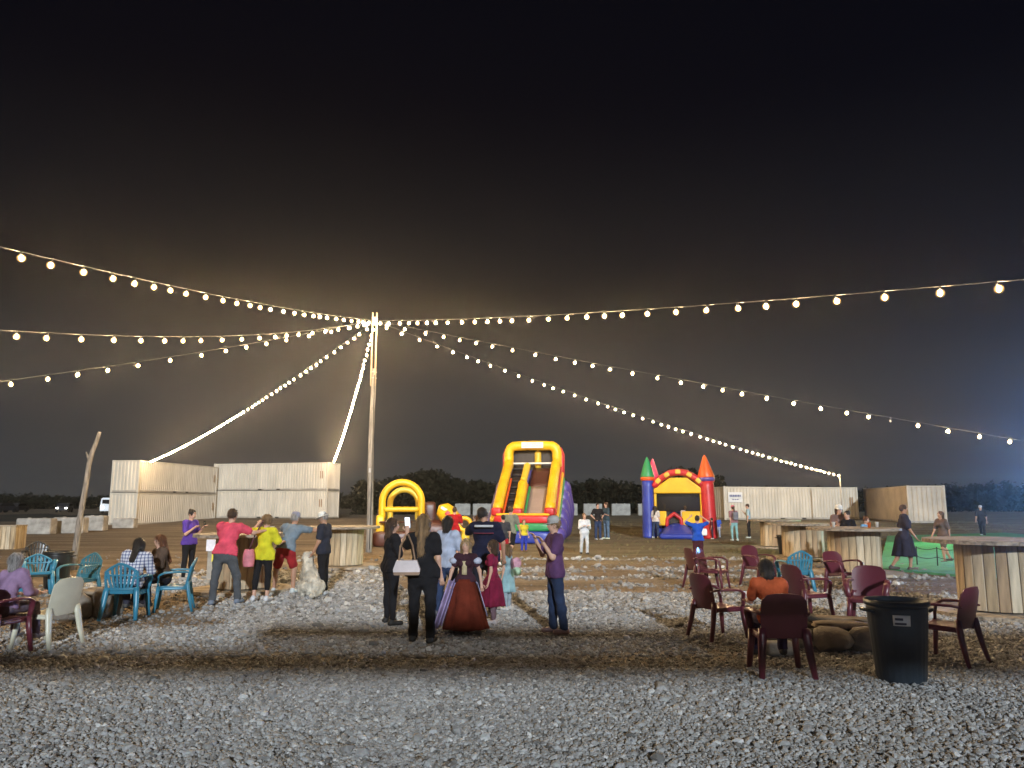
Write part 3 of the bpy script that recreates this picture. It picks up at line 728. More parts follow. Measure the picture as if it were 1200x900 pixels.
# ================================================================== fire rings
ROCK = mat('ring_stone', (.27, .23, .19), .9, .3, 3.0, .8, 25); ROCKP = mat('pale_ring_stone', (.48, .46, .42), .9, .2, 3.0, .6, 25)
ASH = mat('fire_ash', (.07, .065, .06), .95, .3, 6.0, .6, 40)
def rock(b, c, d, seed, mi=0):
    rnd = random.Random(seed); vs, fs = ico(2, 1.0); ph = [rnd.uniform(0, 6) for _ in range(6)]
    out = []
    for v in vs:
        k = 1 + .10 * math.sin(v.x * 3 + ph[0]) + .09 * math.sin(v.y * 4 + ph[1]) + .08 * math.sin(v.z * 3.4 + ph[2]) + .05 * math.sin(v.x * 7 + v.y * 6 + ph[3])
        p = Vector([math.copysign(abs(q) ** .72, q) for q in v]) * k
        out.append(Vector((p.x * d[0] / 2, p.y * d[1] / 2, p.z * d[2] / 2)) + Vector(c))
    b.add(out, fs, mi, True)
def fire_ring(x, y, r, label, n, hgt, pale=(), slab=True, seed=0):
    rnd = random.Random(seed); root = empty('fire_ring', (x, y, 0), 0, label, 'fire pit', 'stone fire rings')
    for k in range(n):
        a = 2 * math.pi * (k + .3) / n; w = 2 * r * math.sin(math.pi / n) * rnd.uniform(.92, 1.15); h = hgt * rnd.uniform(.85, 1.15)
        b = MB(); rock(b, (0, 0, 0), (w, .3 * rnd.uniform(.8, 1.15), h), seed * 50 + k)
        o = b.build('stone', [ROCKP if k in pale else ROCK], root, (math.cos(a) * r, math.sin(a) * r, h * .42)); o.rotation_euler = (rnd.uniform(-.1, .1), rnd.uniform(-.1, .1), a + math.pi / 2)
    b = MB(); b.lathe([(.0, .1), (r * .5, .09), (r * .9, .03), (r * .95, 0)], 20); b.build('ash_bed', [ASH], root)
    if slab:
        for k, (sx, sy, rz, w) in enumerate(((.1, -.35 * r, .08, 1.5 * r), (.2, .35 * r, -.1, 1.6 * r))):
            b = MB(); rock(b, (0, 0, 0), (w, .3, .07), seed * 70 + k); o = b.build('cap_slab', [mat('slab_brown', (.25, .19, .13), .85, .3, 3.0, .5, 30)], root, (sx, sy, hgt * .92)); o.rotation_euler = (.03, .02, rz)
    for k in range(4):
        a = k * .8 + .2; b = MB(); b.tube([(-.3 * r * math.cos(a) * 2, -.3 * r * math.sin(a) * 2, .12), (.3 * r * math.cos(a) * 2, .3 * r * math.sin(a) * 2, .16 + .05 * k)], [.05, .045], 8); b.build('charred_log', [ASH], root)
    return root
fx, fy = gp(983, 757); fire_ring(fx, fy + .25, .62, 'fire ring of rounded brown rocks with flat slabs, beside the large bin', 9, .27, pale=(5,), seed=3)
fx, fy = gp(99, 722); fire_ring(fx, fy + .1, .40, 'taller brown stone fire ring before the leaning post', 8, .40, slab=True, seed=8)
fx, fy = gp(911, 768); b = MB(); rock(b, (0, 0, .08), (.36, .26, .2), 77); o = b.build('loose_stone', [ROCKP], None, (fx, fy, 0)); tag(o, 'pale flat stone block under the seat of the orange sitter', 'stone')

# ================================================================== leaning bare trunk
lp = empty('leaning_trunk', tuple(G(86, 668)), 0, 'bare bleached tree trunk leaning beside the left fire ring', 'trunk')
D_ = G(86, 668).y; base = Vector(lp.location)
path = [(86, 672), (89, 640), (93, 612), (96, 594), (101, 566), (104, 545), (108, 530), (112, 520), (115, 512), (117, 506)]
pp = [W(x, y, D_) - base for x, y in path]
MB().tube(pp, [.085, .08, .075, .07, .065, .062, .058, .052, .048, .042], 10).build('trunk', [mat('bleached_wood', (.24, .215, .19), .9, .3, 4.0, .6, 30, stretch=(5, 5, .8))], lp)
q = W(104, 538, D_) - base
MB().tube([q, q + Vector((-.06, .02, .12)), q + Vector((-.1, .03, .2))], [.04, .03, .012], 8).build('branch_stub', [MATS['bleached_wood']], lp)

# small notice on a stake behind the first spool
sx_, sy_ = gp(245, 680); st = empty('notice_stake', (sx_, sy_, 0), .1, 'grey stake holding a white notice and yellow tag by spool table', 'stake')
MB().box((0, 0, .36), (.12, .07, .74), bev=.01).build('stake', [CONC], st)
MB().box((.01, -.055, .78), (.2, .02, .26), bev=.004).build('notice', [mat('paper_white', (.7, .7, .78), .6)], st)
MB().box((.07, -.06, .5), (.05, .015, .17)).build('tag', [mat('yellow_tag', (.75, .65, .05), .6)], st)

# low rope rail in front of the green court
rr0, rr1 = G(1075, 664), G(1150, 668)
rl = empty('rope_rail', tuple((rr0 + rr1) / 2), 0, 'low thin rope rail along the near edge of green court', 'rail')
mid = (rr0 + rr1) / 2
for k in range(4):
    p = rr0.lerp(rr1, k / 3) - mid; MB().tube([(p.x, p.y, -.02), (p.x + .01, p.y, .55)], .018, 6).build('rail_post', [DK], rl)
for z in (.28, .52): MB().tube([rr0.lerp(rr1, k / 12) - mid + Vector((0, 0, z - .05 * math.sin(math.pi * ((k / 4) % 1)))) for k in range(13)], .01, 5).build('rope', [DK], rl)

# cars on the far road, with their lamps
CARP = mat('car_paint_dark', (.03, .03, .035), .3, spec=.6); GLS = mat('car_glass', (.01, .012, .015), .08, spec=.7); TYR = mat('tyre_rubber', (.02, .02, .02), .8)
RED_L = mat('tail_lamp', (.6, .02, .02), .3, emit=((1, .05, .04), 9)); WHT_L = mat('head_lamp', (.9, .9, .9), .3, emit=((1, .95, .85), 16))
def car(px_, py_, d, label, rz, lamp):
    p = W(px_, py_, d); root = empty('parked_car', (p.x, d, ground_z(p.x, d)), rz, label, 'car', 'cars on the far road')
    prof = [(-2.2, .3), (2.2, .3), (2.25, .75), (1.5, .92), (.9, 1.42), (-1.0, 1.45), (-1.7, .98), (-2.2, .9)]
    T = Matrix(((1, 0, 0, 0), (0, 0, -1, 0), (0, 1, 0, 0), (0, 0, 0, 1)))
    MB().prism(prof, -.85, .85, T=T).build('body', [CARP], root)
    MB().prism([(1.35, .97), (.85, 1.36), (-.95, 1.39), (-1.5, 1.0)], -.87, .87, T=T).build('window_band', [GLS], root)
    for sx in (-1.35, 1.35):
        for sy in (-.8, .8): MB().tube([(sx, sy - .1, .32), (sx, sy + .1, .32)], .32, 14).build('wheel', [TYR], root)
    for sy in (-.6, .6): MB().box((2.26, sy, .66), (.06, .28, .16), bev=.02).build('head_lamp', [WHT_L if lamp == 'w' else GLS], root)
    for sy in (-.6, .6): MB().box((-2.22, sy, .74), (.06, .28, .16), bev=.02).build('tail_lamp', [RED_L if lamp == 'r' else GLS], root)
    return root
car(4, 590, 120, 'dark car on the far road with red tail lamps', R(80), 'r')
car(20, 590, 125, 'dark car on the far road with white head lamps', R(-84), 'w')
car(76, 590, 122, 'dark car on the far road side-on near the leaning trunk', R(-70), 'w')
# lit white van half hidden behind the containers
p = W(133, 590, 108); vn = empty('white_van', (p.x, 108, ground_z(p.x, 108)), R(10), 'white van glowing in its own lamp light behind stacked containers', 'van')
MB().prism([(-1.0, .35), (1.0, .35), (1.0, 1.1), (.9, 2.0), (.7, 2.15), (-.7, 2.15), (-.9, 2.0), (-1.0, 1.1)], -2.2, 2.2, T=Matrix(((1, 0, 0, 0), (0, 0, 1, 0), (0, 1, 0, 0), (0, 0, 0, 1)))).build('body', [mat('van_white', (.8, .82, .85), .4, .03)], vn)
MB().box((0, -2.22, 1.6), (1.5, .04, .55), bev=.02).build('windscreen', [GLS], vn)
for sx in (-.7, .7):
    MB().box((sx, -2.23, .85), (.3, .06, .2), bev=.02).build('head_lamp', [WHT_L], vn)
    for sy in (-1.4, 1.4): MB().tube([(sx * 1.3 - .08, sy, .34), (sx * 1.3 + .08, sy, .34)], .34, 14).build('wheel', [TYR], vn)

# coloured stage lamps on a stand beyond the right edge of the yard
p = W(1262, 560, 33); sl = empty('stage_lamp_stand', (p.x, 33, ground_z(p.x, 33)), 0, 'lamp stand with blue and green stage lamps beside the green court', 'lamp stand')
for k in range(3):
    a = k * 2.094 + .4; MB().tube([(0, 0, .5), (math.cos(a) * .55, math.sin(a) * .55, .01)], .02, 6).build('leg', [DK], sl)
MB().tube([(0, 0, .3), (0, 0, 3.2)], .03, 8).build('mast', [DK], sl)
MB().box((0, 0, 3.2), (1.3, .06, .06)).build('cross_bar', [DK], sl)
def par(x, col, e, tgt, kind, size):
    pos = Vector(sl.location) + Vector((x, 0, 3.0)); dr = (Vector(tgt) - pos).normalized()
    c0 = Vector((x, 0, 3.0))
    MB().tube([c0 - dr * .2, c0 + dr * .05], [.08, .11], 12, caps=False).build('lamp_can', [DK], sl)
    MB().tube([c0 + dr * .02, c0 + dr * .03], [.1, .1], 12).build('lens', [mat('lens_' + kind, col, .3, emit=(col, 12))], sl)
    ld = bpy.data.lights.new('stage_' + kind, 'SPOT'); ld.energy = e; ld.color = col; ld.spot_size = R(size); ld.spot_blend = .6; ld.shadow_soft_size = .08
    lo = bpy.data.objects.new('lamp_light', ld); COL.objects.link(lo); lo.parent = sl; lo.location = c0 + dr * .06
    lo.rotation_euler = (-dr).to_track_quat('Z', 'Y').to_euler()
tc_ = sum(((Vector((q.x, q.y, 0))) for q in turf_poly), Vector()) / 5
par(-.45, (.40, 1.0, .5), 3000, (tc_.x - 1, tc_.y, 0), 'green', 60)
par(.45, (.15, .4, 1.0), 8000, (p.x - 3, 20, 4.5), 'blue', 110)
# ================================================================== inflatables
def vinyl(n, c): return mat('vinyl_' + n, c, .38, .10, 1.2, .55, 4.5, spec=.45)
VY = vinyl('yellow', (.80, .47, .015)); VR = vinyl('red', (.55, .025, .03)); VB = vinyl('blue', (.03, .055, .36)); VG = vinyl('green', (.02, .27, .09)); VO = vinyl('orange', (.80, .12, .02))
VP = vinyl('purple', (.10, .07, .30)); VM = vinyl('maroon', (.085, .028, .02)); VPK = vinyl('pink', (.70, .05, .12)); VGL = vinyl('gold', (.72, .5, .05)); VBR = vinyl('tire_brown', (.13, .065, .04)); VSL = vinyl('slide_bed', (.36, .27, .23)); VBK = vinyl('dark', (.025, .02, .022)); VW = vinyl('white', (.75, .75, .73))
NET = bpy.data.materials.new('netting'); NET.use_nodes = True
t = NET.node_tree; N = t.nodes; L = t.links; b0 = N['Principled BSDF']; b0.inputs['Base Color'].default_value = (.02, .02, .02, 1); b0.inputs['Roughness'].default_value = .8
tr = N.new('ShaderNodeBsdfTransparent'); mxs = N.new('ShaderNodeMixShader'); mxs.inputs[0].default_value = .62
L.new(tr.outputs[0], mxs.inputs[1]); L.new(b0.outputs[0], mxs.inputs[2]); L.new(mxs.outputs[0], N['Material Output'].inputs['Surface'])
def pillow(c, d, m, name, parent, rot=None, bev=.12):
    """soft inflated block with a puffed, seamed shape"""
    b = MB(); n = 10; vs, fs = [], []
    bm = bmesh.new(); bmesh.ops.create_cube(bm, size=2); bmesh.ops.subdivide_edges(bm, edges=bm.edges[:], cuts=5, use_grid_fill=True)
    for v in bm.verts:
        p = v.co; e = 7.0
        nrm = (abs(p.x) ** e + abs(p.y) ** e + abs(p.z) ** e) ** (1 / e); q = p / nrm
        puff = 1 + .05 * (1 - abs(p.x)) * (1 - abs(p.z))
        v.co = Vector((q.x * d[0] / 2, q.y * d[1] / 2 * puff, q.z * d[2] / 2))
    bm.verts.ensure_lookup_table(); vs = [v.co.copy() for v in bm.verts]; fs = [[v.index for v in f.verts] for f in bm.faces]; bm.free()
    if rot is not None: vs = [rot @ v for v in vs]
    b.add([v + Vector(c) for v in vs], fs, 0, True); return b.build(name, [m], parent)
def soft_tube(pts, r, m, name, parent, n=12, ends=True, seams=0, flat=None):
    """inflated tube with rounded ends and optional pinched seams"""
    pts = [Vector(p) for p in pts]; dens = []
    for a, c in zip(pts[:-1], pts[1:]):
        k = max(2, int((c - a).length / (r * .5)))
        dens += [a.lerp(c, i / k) for i in range(k)]
    dens.append(pts[-1]); k = len(dens); rad = []
    for i in range(k):
        f = min(i, k - 1 - i) / 2.0; rr = r * (min(1, math.sqrt(max(0, 1 - (1 - min(1, f)) ** 2)) * .8 + .2) if ends else 1)
        if seams and i % seams == 0: rr *= .93
        rad.append(rr)
    return MB().tube(dens, rad, n, flat=flat).build(name, [m], parent)

# ------------------------------------------------------------------ bouncy castle
p = G(797, 631); ca = empty('bouncy_castle', tuple(p), R(-14), 'castle-shaped bounce house with blue and red towers and yellow gable', 'bounce house')
pillow((0, 1.75, .24), (3.4, 3.6, .5), VB, 'base', ca)
pillow((0, 3.4, 1.2), (2.9, .3, 1.7), VB, 'back_wall', ca)
for sx in (-1, 1):
    pillow((sx * 1.42, 1.75, .78), (.32, 2.9, .7), VR if sx < 0 else VY, 'side_wall', ca)
    MB().sheet(lambda u, v: (sx * 1.42, .3 + 2.9 * u, 1.1 + 1.4 * v), 2, 2, .01).build('side_netting', [NET], ca)
    soft_tube([(sx * 1.42, .2, 2.55), (sx * 1.42, 3.3, 2.55)], .14, VR, 'side_beam', ca)
def tower(x, y, r, m, ring, cone, lean=0.0, h=2.92, ch=1.12):
    b = MB(); prof = [(r * .8, 0), (r * 1.06, .06)]
    for i in range(9):
        zz = .1 + (h - .1) * i / 8; prof.append((r * (1.05 - .1 * i / 8) * (1 if i % 2 else .975), zz))
    prof.append((.01, h + .03)); b.lathe(prof, 18, (0, 0, 0)); tw = b.build('tower', [m], ca, (x, y, 0)); tw.rotation_euler = (0, lean, 0)
    MB().lathe([(r * .8, h - .1), (r * 1.12, h - .06), (r * 1.2, h + .03), (r * 1.12, h + .12), (r * .8, h + .15)], 18).build('ring', [ring], tw)
    MB().lathe([(r * .6, h + .05), (r * 1.13, h + .09), (r * 1.16, h + .16), (r * .92, h + .42), (r * .6, h + .75), (r * .28, h + ch - .12), (.02, h + ch)], 18).build('cone_top', [cone], tw)
tower(-1.52, .05, .30, VB, VO, VG); tower(-1.45, 3.35, .28, VM, VR, VPK, h=2.98, ch=1.15); tower(1.45, .05, .36, VR, VP, VO, lean=-.035, h=2.88, ch=1.22); tower(1.45, 3.35, .30, VY, VR, VB)
T = Matrix(((1, 0, 0, 0), (0, 0, 1, 0), (0, 1, 0, 0), (0, 0, 0, 1)))
def panel(poly, y, th, m, name):
    b = MB(); b.prism(poly, y - th / 2, y + th / 2, T=T); o = b.build(name, [m], ca)
    bv = o.modifiers.new('soft', 'BEVEL'); bv.width = .06; bv.segments = 3; return o
panel([(-1.22, 2.2), (1.16, 2.2), (1.16, 2.42), (.42, 2.98), (-.42, 2.98), (-1.22, 2.42)], .0, .26, VY, 'gable')
panel([(-1.22, .55), (-1.08, .55), (-1.08, 2.2), (-1.22, 2.2)], .0, .24, VY, 'jamb'); panel([(1.02, .55), (1.16, .55), (1.16, 2.2), (1.02, 2.2)], .0, .24, VY, 'jamb')
panel([(.12, .62), (1.02, .62), (1.02, 1.33), (.12, 1.33)], .0, .24, VY, 'sill_panel'); panel([(-1.08, .62), (-.62, .62), (-.62, 1.33), (-1.08, 1.33)], .0, .24, VY, 'sill_panel')
MB().sheet(lambda u, v: (-1.08 + 2.1 * u, .02, 1.3 + .92 * v), 2, 2, .01).build('window_netting', [NET], ca)
soft_tube([(-1.25, -.08, 2.5), (-.85, -.08, 2.95), (-.4, -.08, 3.2), (0, -.08, 3.26), (.4, -.08, 3.2), (.85, -.08, 2.95), (1.2, -.08, 2.55)], .17, VR, 'arch', ca, flat=1.0)
for x, z, a in ((-.98, 2.82, .8), (-.55, 3.12, .5), (0, 3.27, 0), (.55, 3.12, -.5), (.98, 2.82, -.8)):
    pillow((x, -.22, z), (.26, .12, .22), VGL, 'arch_block', ca, rot=Matrix.Rotation(-a, 3, 'Y'))
soft_tube([(-.62, -.12, .55), (-.58, -.12, .95), (-.25, -.12, 1.22), (.08, -.12, .95), (.12, -.12, .55)], .09, VR, 'door_arch', ca)
MB().box((-.25, .1, .85), (.62, .05, .75), bev=.02).build('door_flap', [VBK], ca)
b = MB(); b.sheet(lambda u, v: (-.9 + 1.55 * u, -1.15 + 1.1 * v, .06 + .62 * v ** .8 * (1 - .55 * abs(u * 2 - 1) ** 2.5) + .05 * math.sin(math.pi * u)), 12, 8, .05); b.build('entry_ramp', [VB], ca)
soft_tube([(-.95, -1.1, .14), (.7, -1.1, .14)], .14, VB, 'ramp_lip', ca)
pillow((1.1, -.25, .33), (.42, .2, .34), VW, 'blower_sleeve', ca)

# ------------------------------------------------------------------ big slide
p = G(612, 637); sl_ = empty('inflatable_slide', tuple(p), R(-8), 'tall yellow and red inflatable slide with purple sides', 'slide')
for z, h, m, nm in ((.26, .52, VB, 'front_base'), (.70, .36, VG, 'front_band'), (1.03, .34, VR, 'front_bumper')): pillow((0, .22, z), (2.55, .5, h), m, nm, sl_)
soft_tube([(-1.2, .18, 1.24), (1.2, .18, 1.24)], .06, VY, 'front_piping', sl_)
def slope(y): return .78 + (y - .6) * (3.45 - .78) / 3.7
for sx in (-1, 1):
    soft_tube([(sx * 1.17, .42, 1.42), (sx * 1.17, 1.6, 2.22), (sx * 1.17, 2.9, 3.05), (sx * 1.17, 4.25, 3.75)], .24, VY, 'side_rail', sl_, seams=5)
    pillow((sx * 1.18, .36, 1.36), (.44, .42, .36), VR, 'rail_end', sl_)
    soft_tube([(sx * 1.36, .7, 1.25), (sx * 1.36, 4.3, 3.5)], .1, VR, 'red_piping', sl_)
    soft_tube([(sx * 1.42, .55, .95), (sx * 1.42, 4.3, 3.2)], .12, VY, 'yellow_piping', sl_)
    soft_tube([(sx * 1.46, .6, .72), (sx * 1.46, 4.4, 2.95)], .13, VG, 'green_piping', sl_)
    for k in range(6):
        y = .75 + k * .72; h = max(.65, .62 + (y - .6) * .6)
        soft_tube([(sx * 1.45, y, .05), (sx * (1.52 + .03 * k), y, h * .5), (sx * 1.45, y, h)], .36, VP, 'side_pillow', sl_)
    MB().prism([(.3, 0), (4.6, 0), (4.6, 3.4), (.3, .8)], sx * 1.2 - .05, sx * 1.2 + .05, T=Matrix(((0, 0, 1, 0), (1, 0, 0, 0), (0, 1, 0, 0), (0, 0, 0, 1)))).build('side_core', [VP], sl_)
# lanes
MB().sheet(lambda u, v: (-.0 + .98 * u, .55 + 2.4 * v, slope(.55 + 2.4 * v) + .12 * (1 - v) ** 2), 4, 10, .08).build('slide_bed', [VSL], sl_)
MB().sheet(lambda u, v: (-.0 + .98 * u, 2.95 + 1.3 * v, slope(2.95 + 1.3 * v)), 4, 4, .08).build('slide_top', [VM], sl_)
MB().sheet(lambda u, v: (-1.0 + .62 * u, .55 + 3.7 * v, slope(.55 + 3.7 * v) - .05), 4, 12, .08).build('climb_wall', [VBK], sl_)
for k in range(8):
    y = .8 + k * .42; soft_tube([(-.95, y, slope(y) + .04), (-.45, y, slope(y) + .04)], .07, VBK, 'climb_step', sl_)
soft_tube([(-.26, .45, 1.36), (-.26, 1.6, 2.05), (-.26, 2.5, 2.75)], .24, VY, 'divider', sl_, seams=5)
soft_tube([(-.26, 2.5, 2.72), (-.26, 4.2, 3.62)], .17, VGL, 'upper_divider', sl_)
pillow((-.26, .36, 1.33), (.44, .4, .36), VR, 'divider_end', sl_)
soft_tube([(.02, .5, 1.12), (.02, 2.7, 2.5)], .07, VG, 'lane_edge', sl_); soft_tube([(-.07, .5, 1.2), (-.07, 2.7, 2.62)], .05, VR, 'lane_edge', sl_); soft_tube([(.93, .5, 1.12), (.93, 3.2, 2.85)], .06, VR, 'lane_edge', sl_); soft_tube([(-.94, .5, 1.15), (-.94, 3.2, 2.9)], .06, VO, 'lane_edge', sl_)
# top frame
soft_tube([(-1.2, 4.25, 3.3), (-1.2, 4.25, 4.2), (-1.13, 4.25, 4.42), (-.95, 4.25, 4.54), (0, 4.25, 4.57), (.95, 4.25, 4.54), (1.13, 4.25, 4.42), (1.2, 4.25, 4.2), (1.2, 4.25, 3.3)], .24, VY, 'top_frame', sl_, seams=8)
soft_tube([(-1.0, 4.2, 3.68), (1.0, 4.2, 3.68)], .045, VW, 'top_bar', sl_)
MB().box((0, 4.75, 3.9), (2.2, .06, 1.2)).build('top_back_panel', [VBK], sl_)
soft_tube([(.22, 4.6, 3.4), (.22, 4.6, 4.35)], .17, VGL, 'top_post', sl_)
soft_tube([(1.4, 4.55, 2.9), (1.42, 4.55, 4.1), (1.25, 4.5, 4.5)], .14, VR, 'rear_edge', sl_); soft_tube([(-1.4, 4.55, 2.9), (-1.42, 4.55, 4.1), (-1.25, 4.5, 4.5)], .14, VR, 'rear_edge', sl_)
MB().box((0, 4.7, 1.7), (2.6, .3, 3.3), bev=.1).build('rear_wall', [VP], sl_)
bn = MB().box((0, 3.985, 4.57), (1.08, .02, .30), bev=.006).build('banner', [VW], sl_)
b = MB(); rnd = random.Random(4)
for z, n0, w0, hh in ((4.635, 13, .80, .07), (4.52, 17, .90, .08)):
    for i in range(n0):
        xx = -w0 / 2 + w0 * (i + .5) / n0; w = w0 / n0 * .5
        b.box((xx - w * .3, 3.972, z), (w * .32, .004, hh * rnd.choice((.7, 1, 1)))); b.box((xx + w * .12, 3.972, z + rnd.choice((-.02, .0, .022))), (w * .5, .004, hh * .28))
tag(b.build('banner_print', [INK], bn), kind='stuff')

# ------------------------------------------------------------------ obstacle course
p = W(472, 640, 32.5); ob = empty('obstacle_course', (p.x, 32.0, 0), R(6), 'yellow-arched inflatable obstacle course with brown tyre rings', 'inflatable')
def arc(cx_, cz, r, y, a0=0, a1=180, n=18): return [(cx_ + r * math.cos(R(a0 + (a1 - a0) * i / n)), y, cz + r * math.sin(R(a0 + (a1 - a0) * i / n))) for i in range(n + 1)]
soft_tube([(.80, .0, 1.15)] + arc(0, 1.78, .80, .0) + [(-.80, 0, 1.15)], .145, VY, 'arch', ob, ends=False)
soft_tube([(.62, 2.2, 1.0)] + arc(.02, 1.7, .62, 2.2) + [(-.58, 2.2, 1.0)], .13, VGL, 'rear_arch', ob, ends=False)
soft_tube([(-.75, -.12, 1.48), (.72, -.12, 1.48)], .11, VY, 'cross_tube', ob)
for sx in (-1, 1):
    pillow((sx * .86, -.02, .85), (.34, .36, .8), VY, 'arch_foot', ob); pillow((sx * .86, 1.3, .8), (.3, 2.6, 1.5), VM, 'side_wall', ob)
for x, rr in ((-.62, .33), (.18, .35)):
    MB().tube([(x + rr * math.cos(a), -.45 + .1 * math.sin(a), .98 + rr * math.sin(a)) for a in np.linspace(0, 2 * math.pi, 22, endpoint=False)], .13, 10, closed=True).build('tyre_ring', [VBR], ob)
    MB().lathe([(.01, -.03), (rr * .8, -.03), (rr * .8, .03), (.01, .03)], 18).build('ring_disc', [VM], ob, (x, -.38, .98)); ob.children[-1].rotation_euler = (R(90), 0, 0)
pillow((-.2, -.3, .3), (1.9, .7, .62), VM, 'front_base', ob)
pillow((1.4, .8, .55), (1.2, 2.4, 1.0), VM, 'mid_body', ob); pillow((1.15, 1.6, 1.25), (.5, .6, 1.1), VM, 'mid_tower', ob)
soft_tube([(1.55, -.3, 1.62), (1.95, -.55, 1.2), (2.3, -.8, .75)], .38, VY, 'ramp_pillow', ob, n=16, flat=1.0)
pillow((1.92, -.88, 1.27), (.34, .06, .2), VR, 'logo_patch', ob, rot=Matrix.Rotation(.7, 3, 'Y')); pillow((1.72, -.80, 1.5), (.3, .05, .12), VW, 'logo_bar', ob, rot=Matrix.Rotation(.5, 3, 'Y'))
MB().tube([(2.55 + .24 * math.cos(a), -.95 + .05 * math.sin(a), .9 + .24 * math.sin(a)) for a in np.linspace(0, 2 * math.pi, 18, endpoint=False)], .085, 10, closed=True).build('small_ring', [VY], ob)
soft_tube([(2.55, -.95, .0), (2.6, -.95, .72)], .17, VGL, 'end_post', ob)
# ================================================================== people: smooth-blended bodies meshed from distance fields
def surface_nets(F, org, h):
    nx, ny, nz = F.shape; ins = F < 0
    c = np.zeros((nx - 1, ny - 1, nz - 1), int)
    for dx in (0, 1):
        for dy in (0, 1):
            for dz in (0, 1): c += ins[dx:nx - 1 + dx, dy:ny - 1 + dy, dz:nz - 1 + dz]
    act = (c > 0) & (c < 8); idx = -np.ones(act.shape, int); ii = np.argwhere(act); idx[act] = np.arange(len(ii))
    if not len(ii): return np.zeros((0, 3)), []
    acc = np.zeros((len(ii), 3)); cnt = np.zeros(len(ii))
    corner = [(a, b, d) for a in (0, 1) for b in (0, 1) for d in (0, 1)]
    for a in corner:
        for ax in range(3):
            if a[ax]: continue
            b = list(a); b[ax] = 1
            fa = F[ii[:, 0] + a[0], ii[:, 1] + a[1], ii[:, 2] + a[2]]; fb = F[ii[:, 0] + b[0], ii[:, 1] + b[1], ii[:, 2] + b[2]]
            m = (fa < 0) != (fb < 0); t = np.where(m, fa / np.where(m, fa - fb, 1), 0)
            p = np.tile(np.array(a, float), (len(ii), 1)); p[:, ax] += t
            acc[m] += p[m]; cnt[m] += 1
    V = (ii + acc / cnt[:, None]) * h + org; Q = []
    for ax in range(3):
        o1, o2 = [k for k in range(3) if k != ax]
        sl = [slice(1, -1)] * 3; sl[ax] = slice(0, -1)
        s2 = list(sl); s2[ax] = slice(1, None)
        A = ins[tuple(sl)]; B = ins[tuple(s2)]; e = np.argwhere(A != B)
        if not len(e): continue
        flip = A[tuple(e.T)]
        base = e.copy(); base[:, o1] += 1; base[:, o2] += 1
        def cell(d1, d2): q = base.copy(); q[:, o1] += d1; q[:, o2] += d2; return idx[tuple(q.T)]
        q = np.stack([cell(-1, -1), cell(0, -1), cell(0, 0), cell(-1, 0)], 1)
        if ax == 1: flip = ~flip
        q[~flip] = q[~flip][:, ::-1]; Q.append(q)
    return V, np.concatenate(Q)
class SDF:
    """a list of soft shapes; each evaluated as a distance and blended"""
    def __init__(s): s.p = []; s.sub = []
    def cap(s, a, b, ra, rb, k=.03, flat=1.0, f=None):
        s.p.append(('c', np.array(a, float), np.array(b, float), ra, rb, k, flat, None if f is None else np.array(f, float))); return s
    def ell(s, c, r, M=None, k=.03, sub=False):
        (s.sub if sub else s.p).append(('e', np.array(c, float), np.array(r, float), None if M is None else np.array(M, float), k)); return s
    def bounds(s):
        lo = np.full(3, 9e9); hi = -lo
        for q in s.p:
            if q[0] == 'c':
                r = max(q[3], q[4]) + .02; lo = np.minimum(lo, np.minimum(q[1], q[2]) - r); hi = np.maximum(hi, np.maximum(q[1], q[2]) + r)
            else: r = max(q[2]) + .02; lo = np.minimum(lo, q[1] - r); hi = np.maximum(hi, q[1] + r)
        return lo, hi
    def one(s, q, P):
        if q[0] == 'c':
            _, a, b, ra, rb, k, fl, f = q
            A = P - a; ab = b - a
            t = np.clip((A @ ab) / max(ab @ ab, 1e-9), 0, 1)
            D = A - t[:, None] * ab
            if fl != 1.0:
                c = D @ f; D = D + ((1 / fl - 1) * c)[:, None] * f
            return (np.sqrt((D * D).sum(1)) - (ra + (rb - ra) * t)) * min(1, fl ** .5)
        _, c, r, M, k = q; A = P - c
        if M is not None: A = A @ M
        n = np.sqrt(((A / r) ** 2).sum(1)); return (n - 1) * min(r)
    def mesh(s, h, noise=0.0, clip=None):
        lo, hi = s.bounds(); lo = lo - 2 * h; n = np.ceil((hi + 2 * h - lo) / h).astype(int) + 1
        g = np.stack(np.meshgrid(*[lo[i] + h * np.arange(n[i]) for i in range(3)], indexing='ij'), -1).reshape(-1, 3)
        d = None
        for q in s.p:
            e = s.one(q, g); k = q[5] if q[0] == 'c' else q[4]
            if d is None: d = e
            else:
                m = np.clip(.5 + .5 * (d - e) / k, 0, 1); d = d * (1 - m) + e * m - k * m * (1 - m)
        for q in s.sub: d = np.maximum(d, -s.one(q, g))
        if clip is not None: d = np.maximum(d, clip(g))
        if noise: d = d + noise * (np.sin(g[:, 0] * 41 + 3 * np.sin(g[:, 2] * 23)) * np.sin(g[:, 1] * 37 + 2 * np.sin(g[:, 0] * 29)) * np.sin(g[:, 2] * 31 + g[:, 0] * 17) + .9 * np.sin(g[:, 2] * 34 + 5 * np.sin(g[:, 0] * 11 + g[:, 1] * 7) + g[:, 0] * 12))
        return surface_nets(d.reshape(n), lo, h)
def sdf_object(s, name, m, parent, h, noise=0.0, extra=None, mats=None, clip=None):
    V, Q = s.mesh(h, noise, clip); b = MB()
    b.v = [tuple(v) for v in V]; b.f = [list(map(int, q)) for q in Q]; b.m = [0] * len(b.f); b.sm = [True] * len(b.f)
    if extra: extra(b)
    return b.build(name, mats or [m], parent)
def fabric(name, c, rough=.9): return mat('cloth_' + name, c, rough, .16, 5.0, .6, 14, spec=.15)
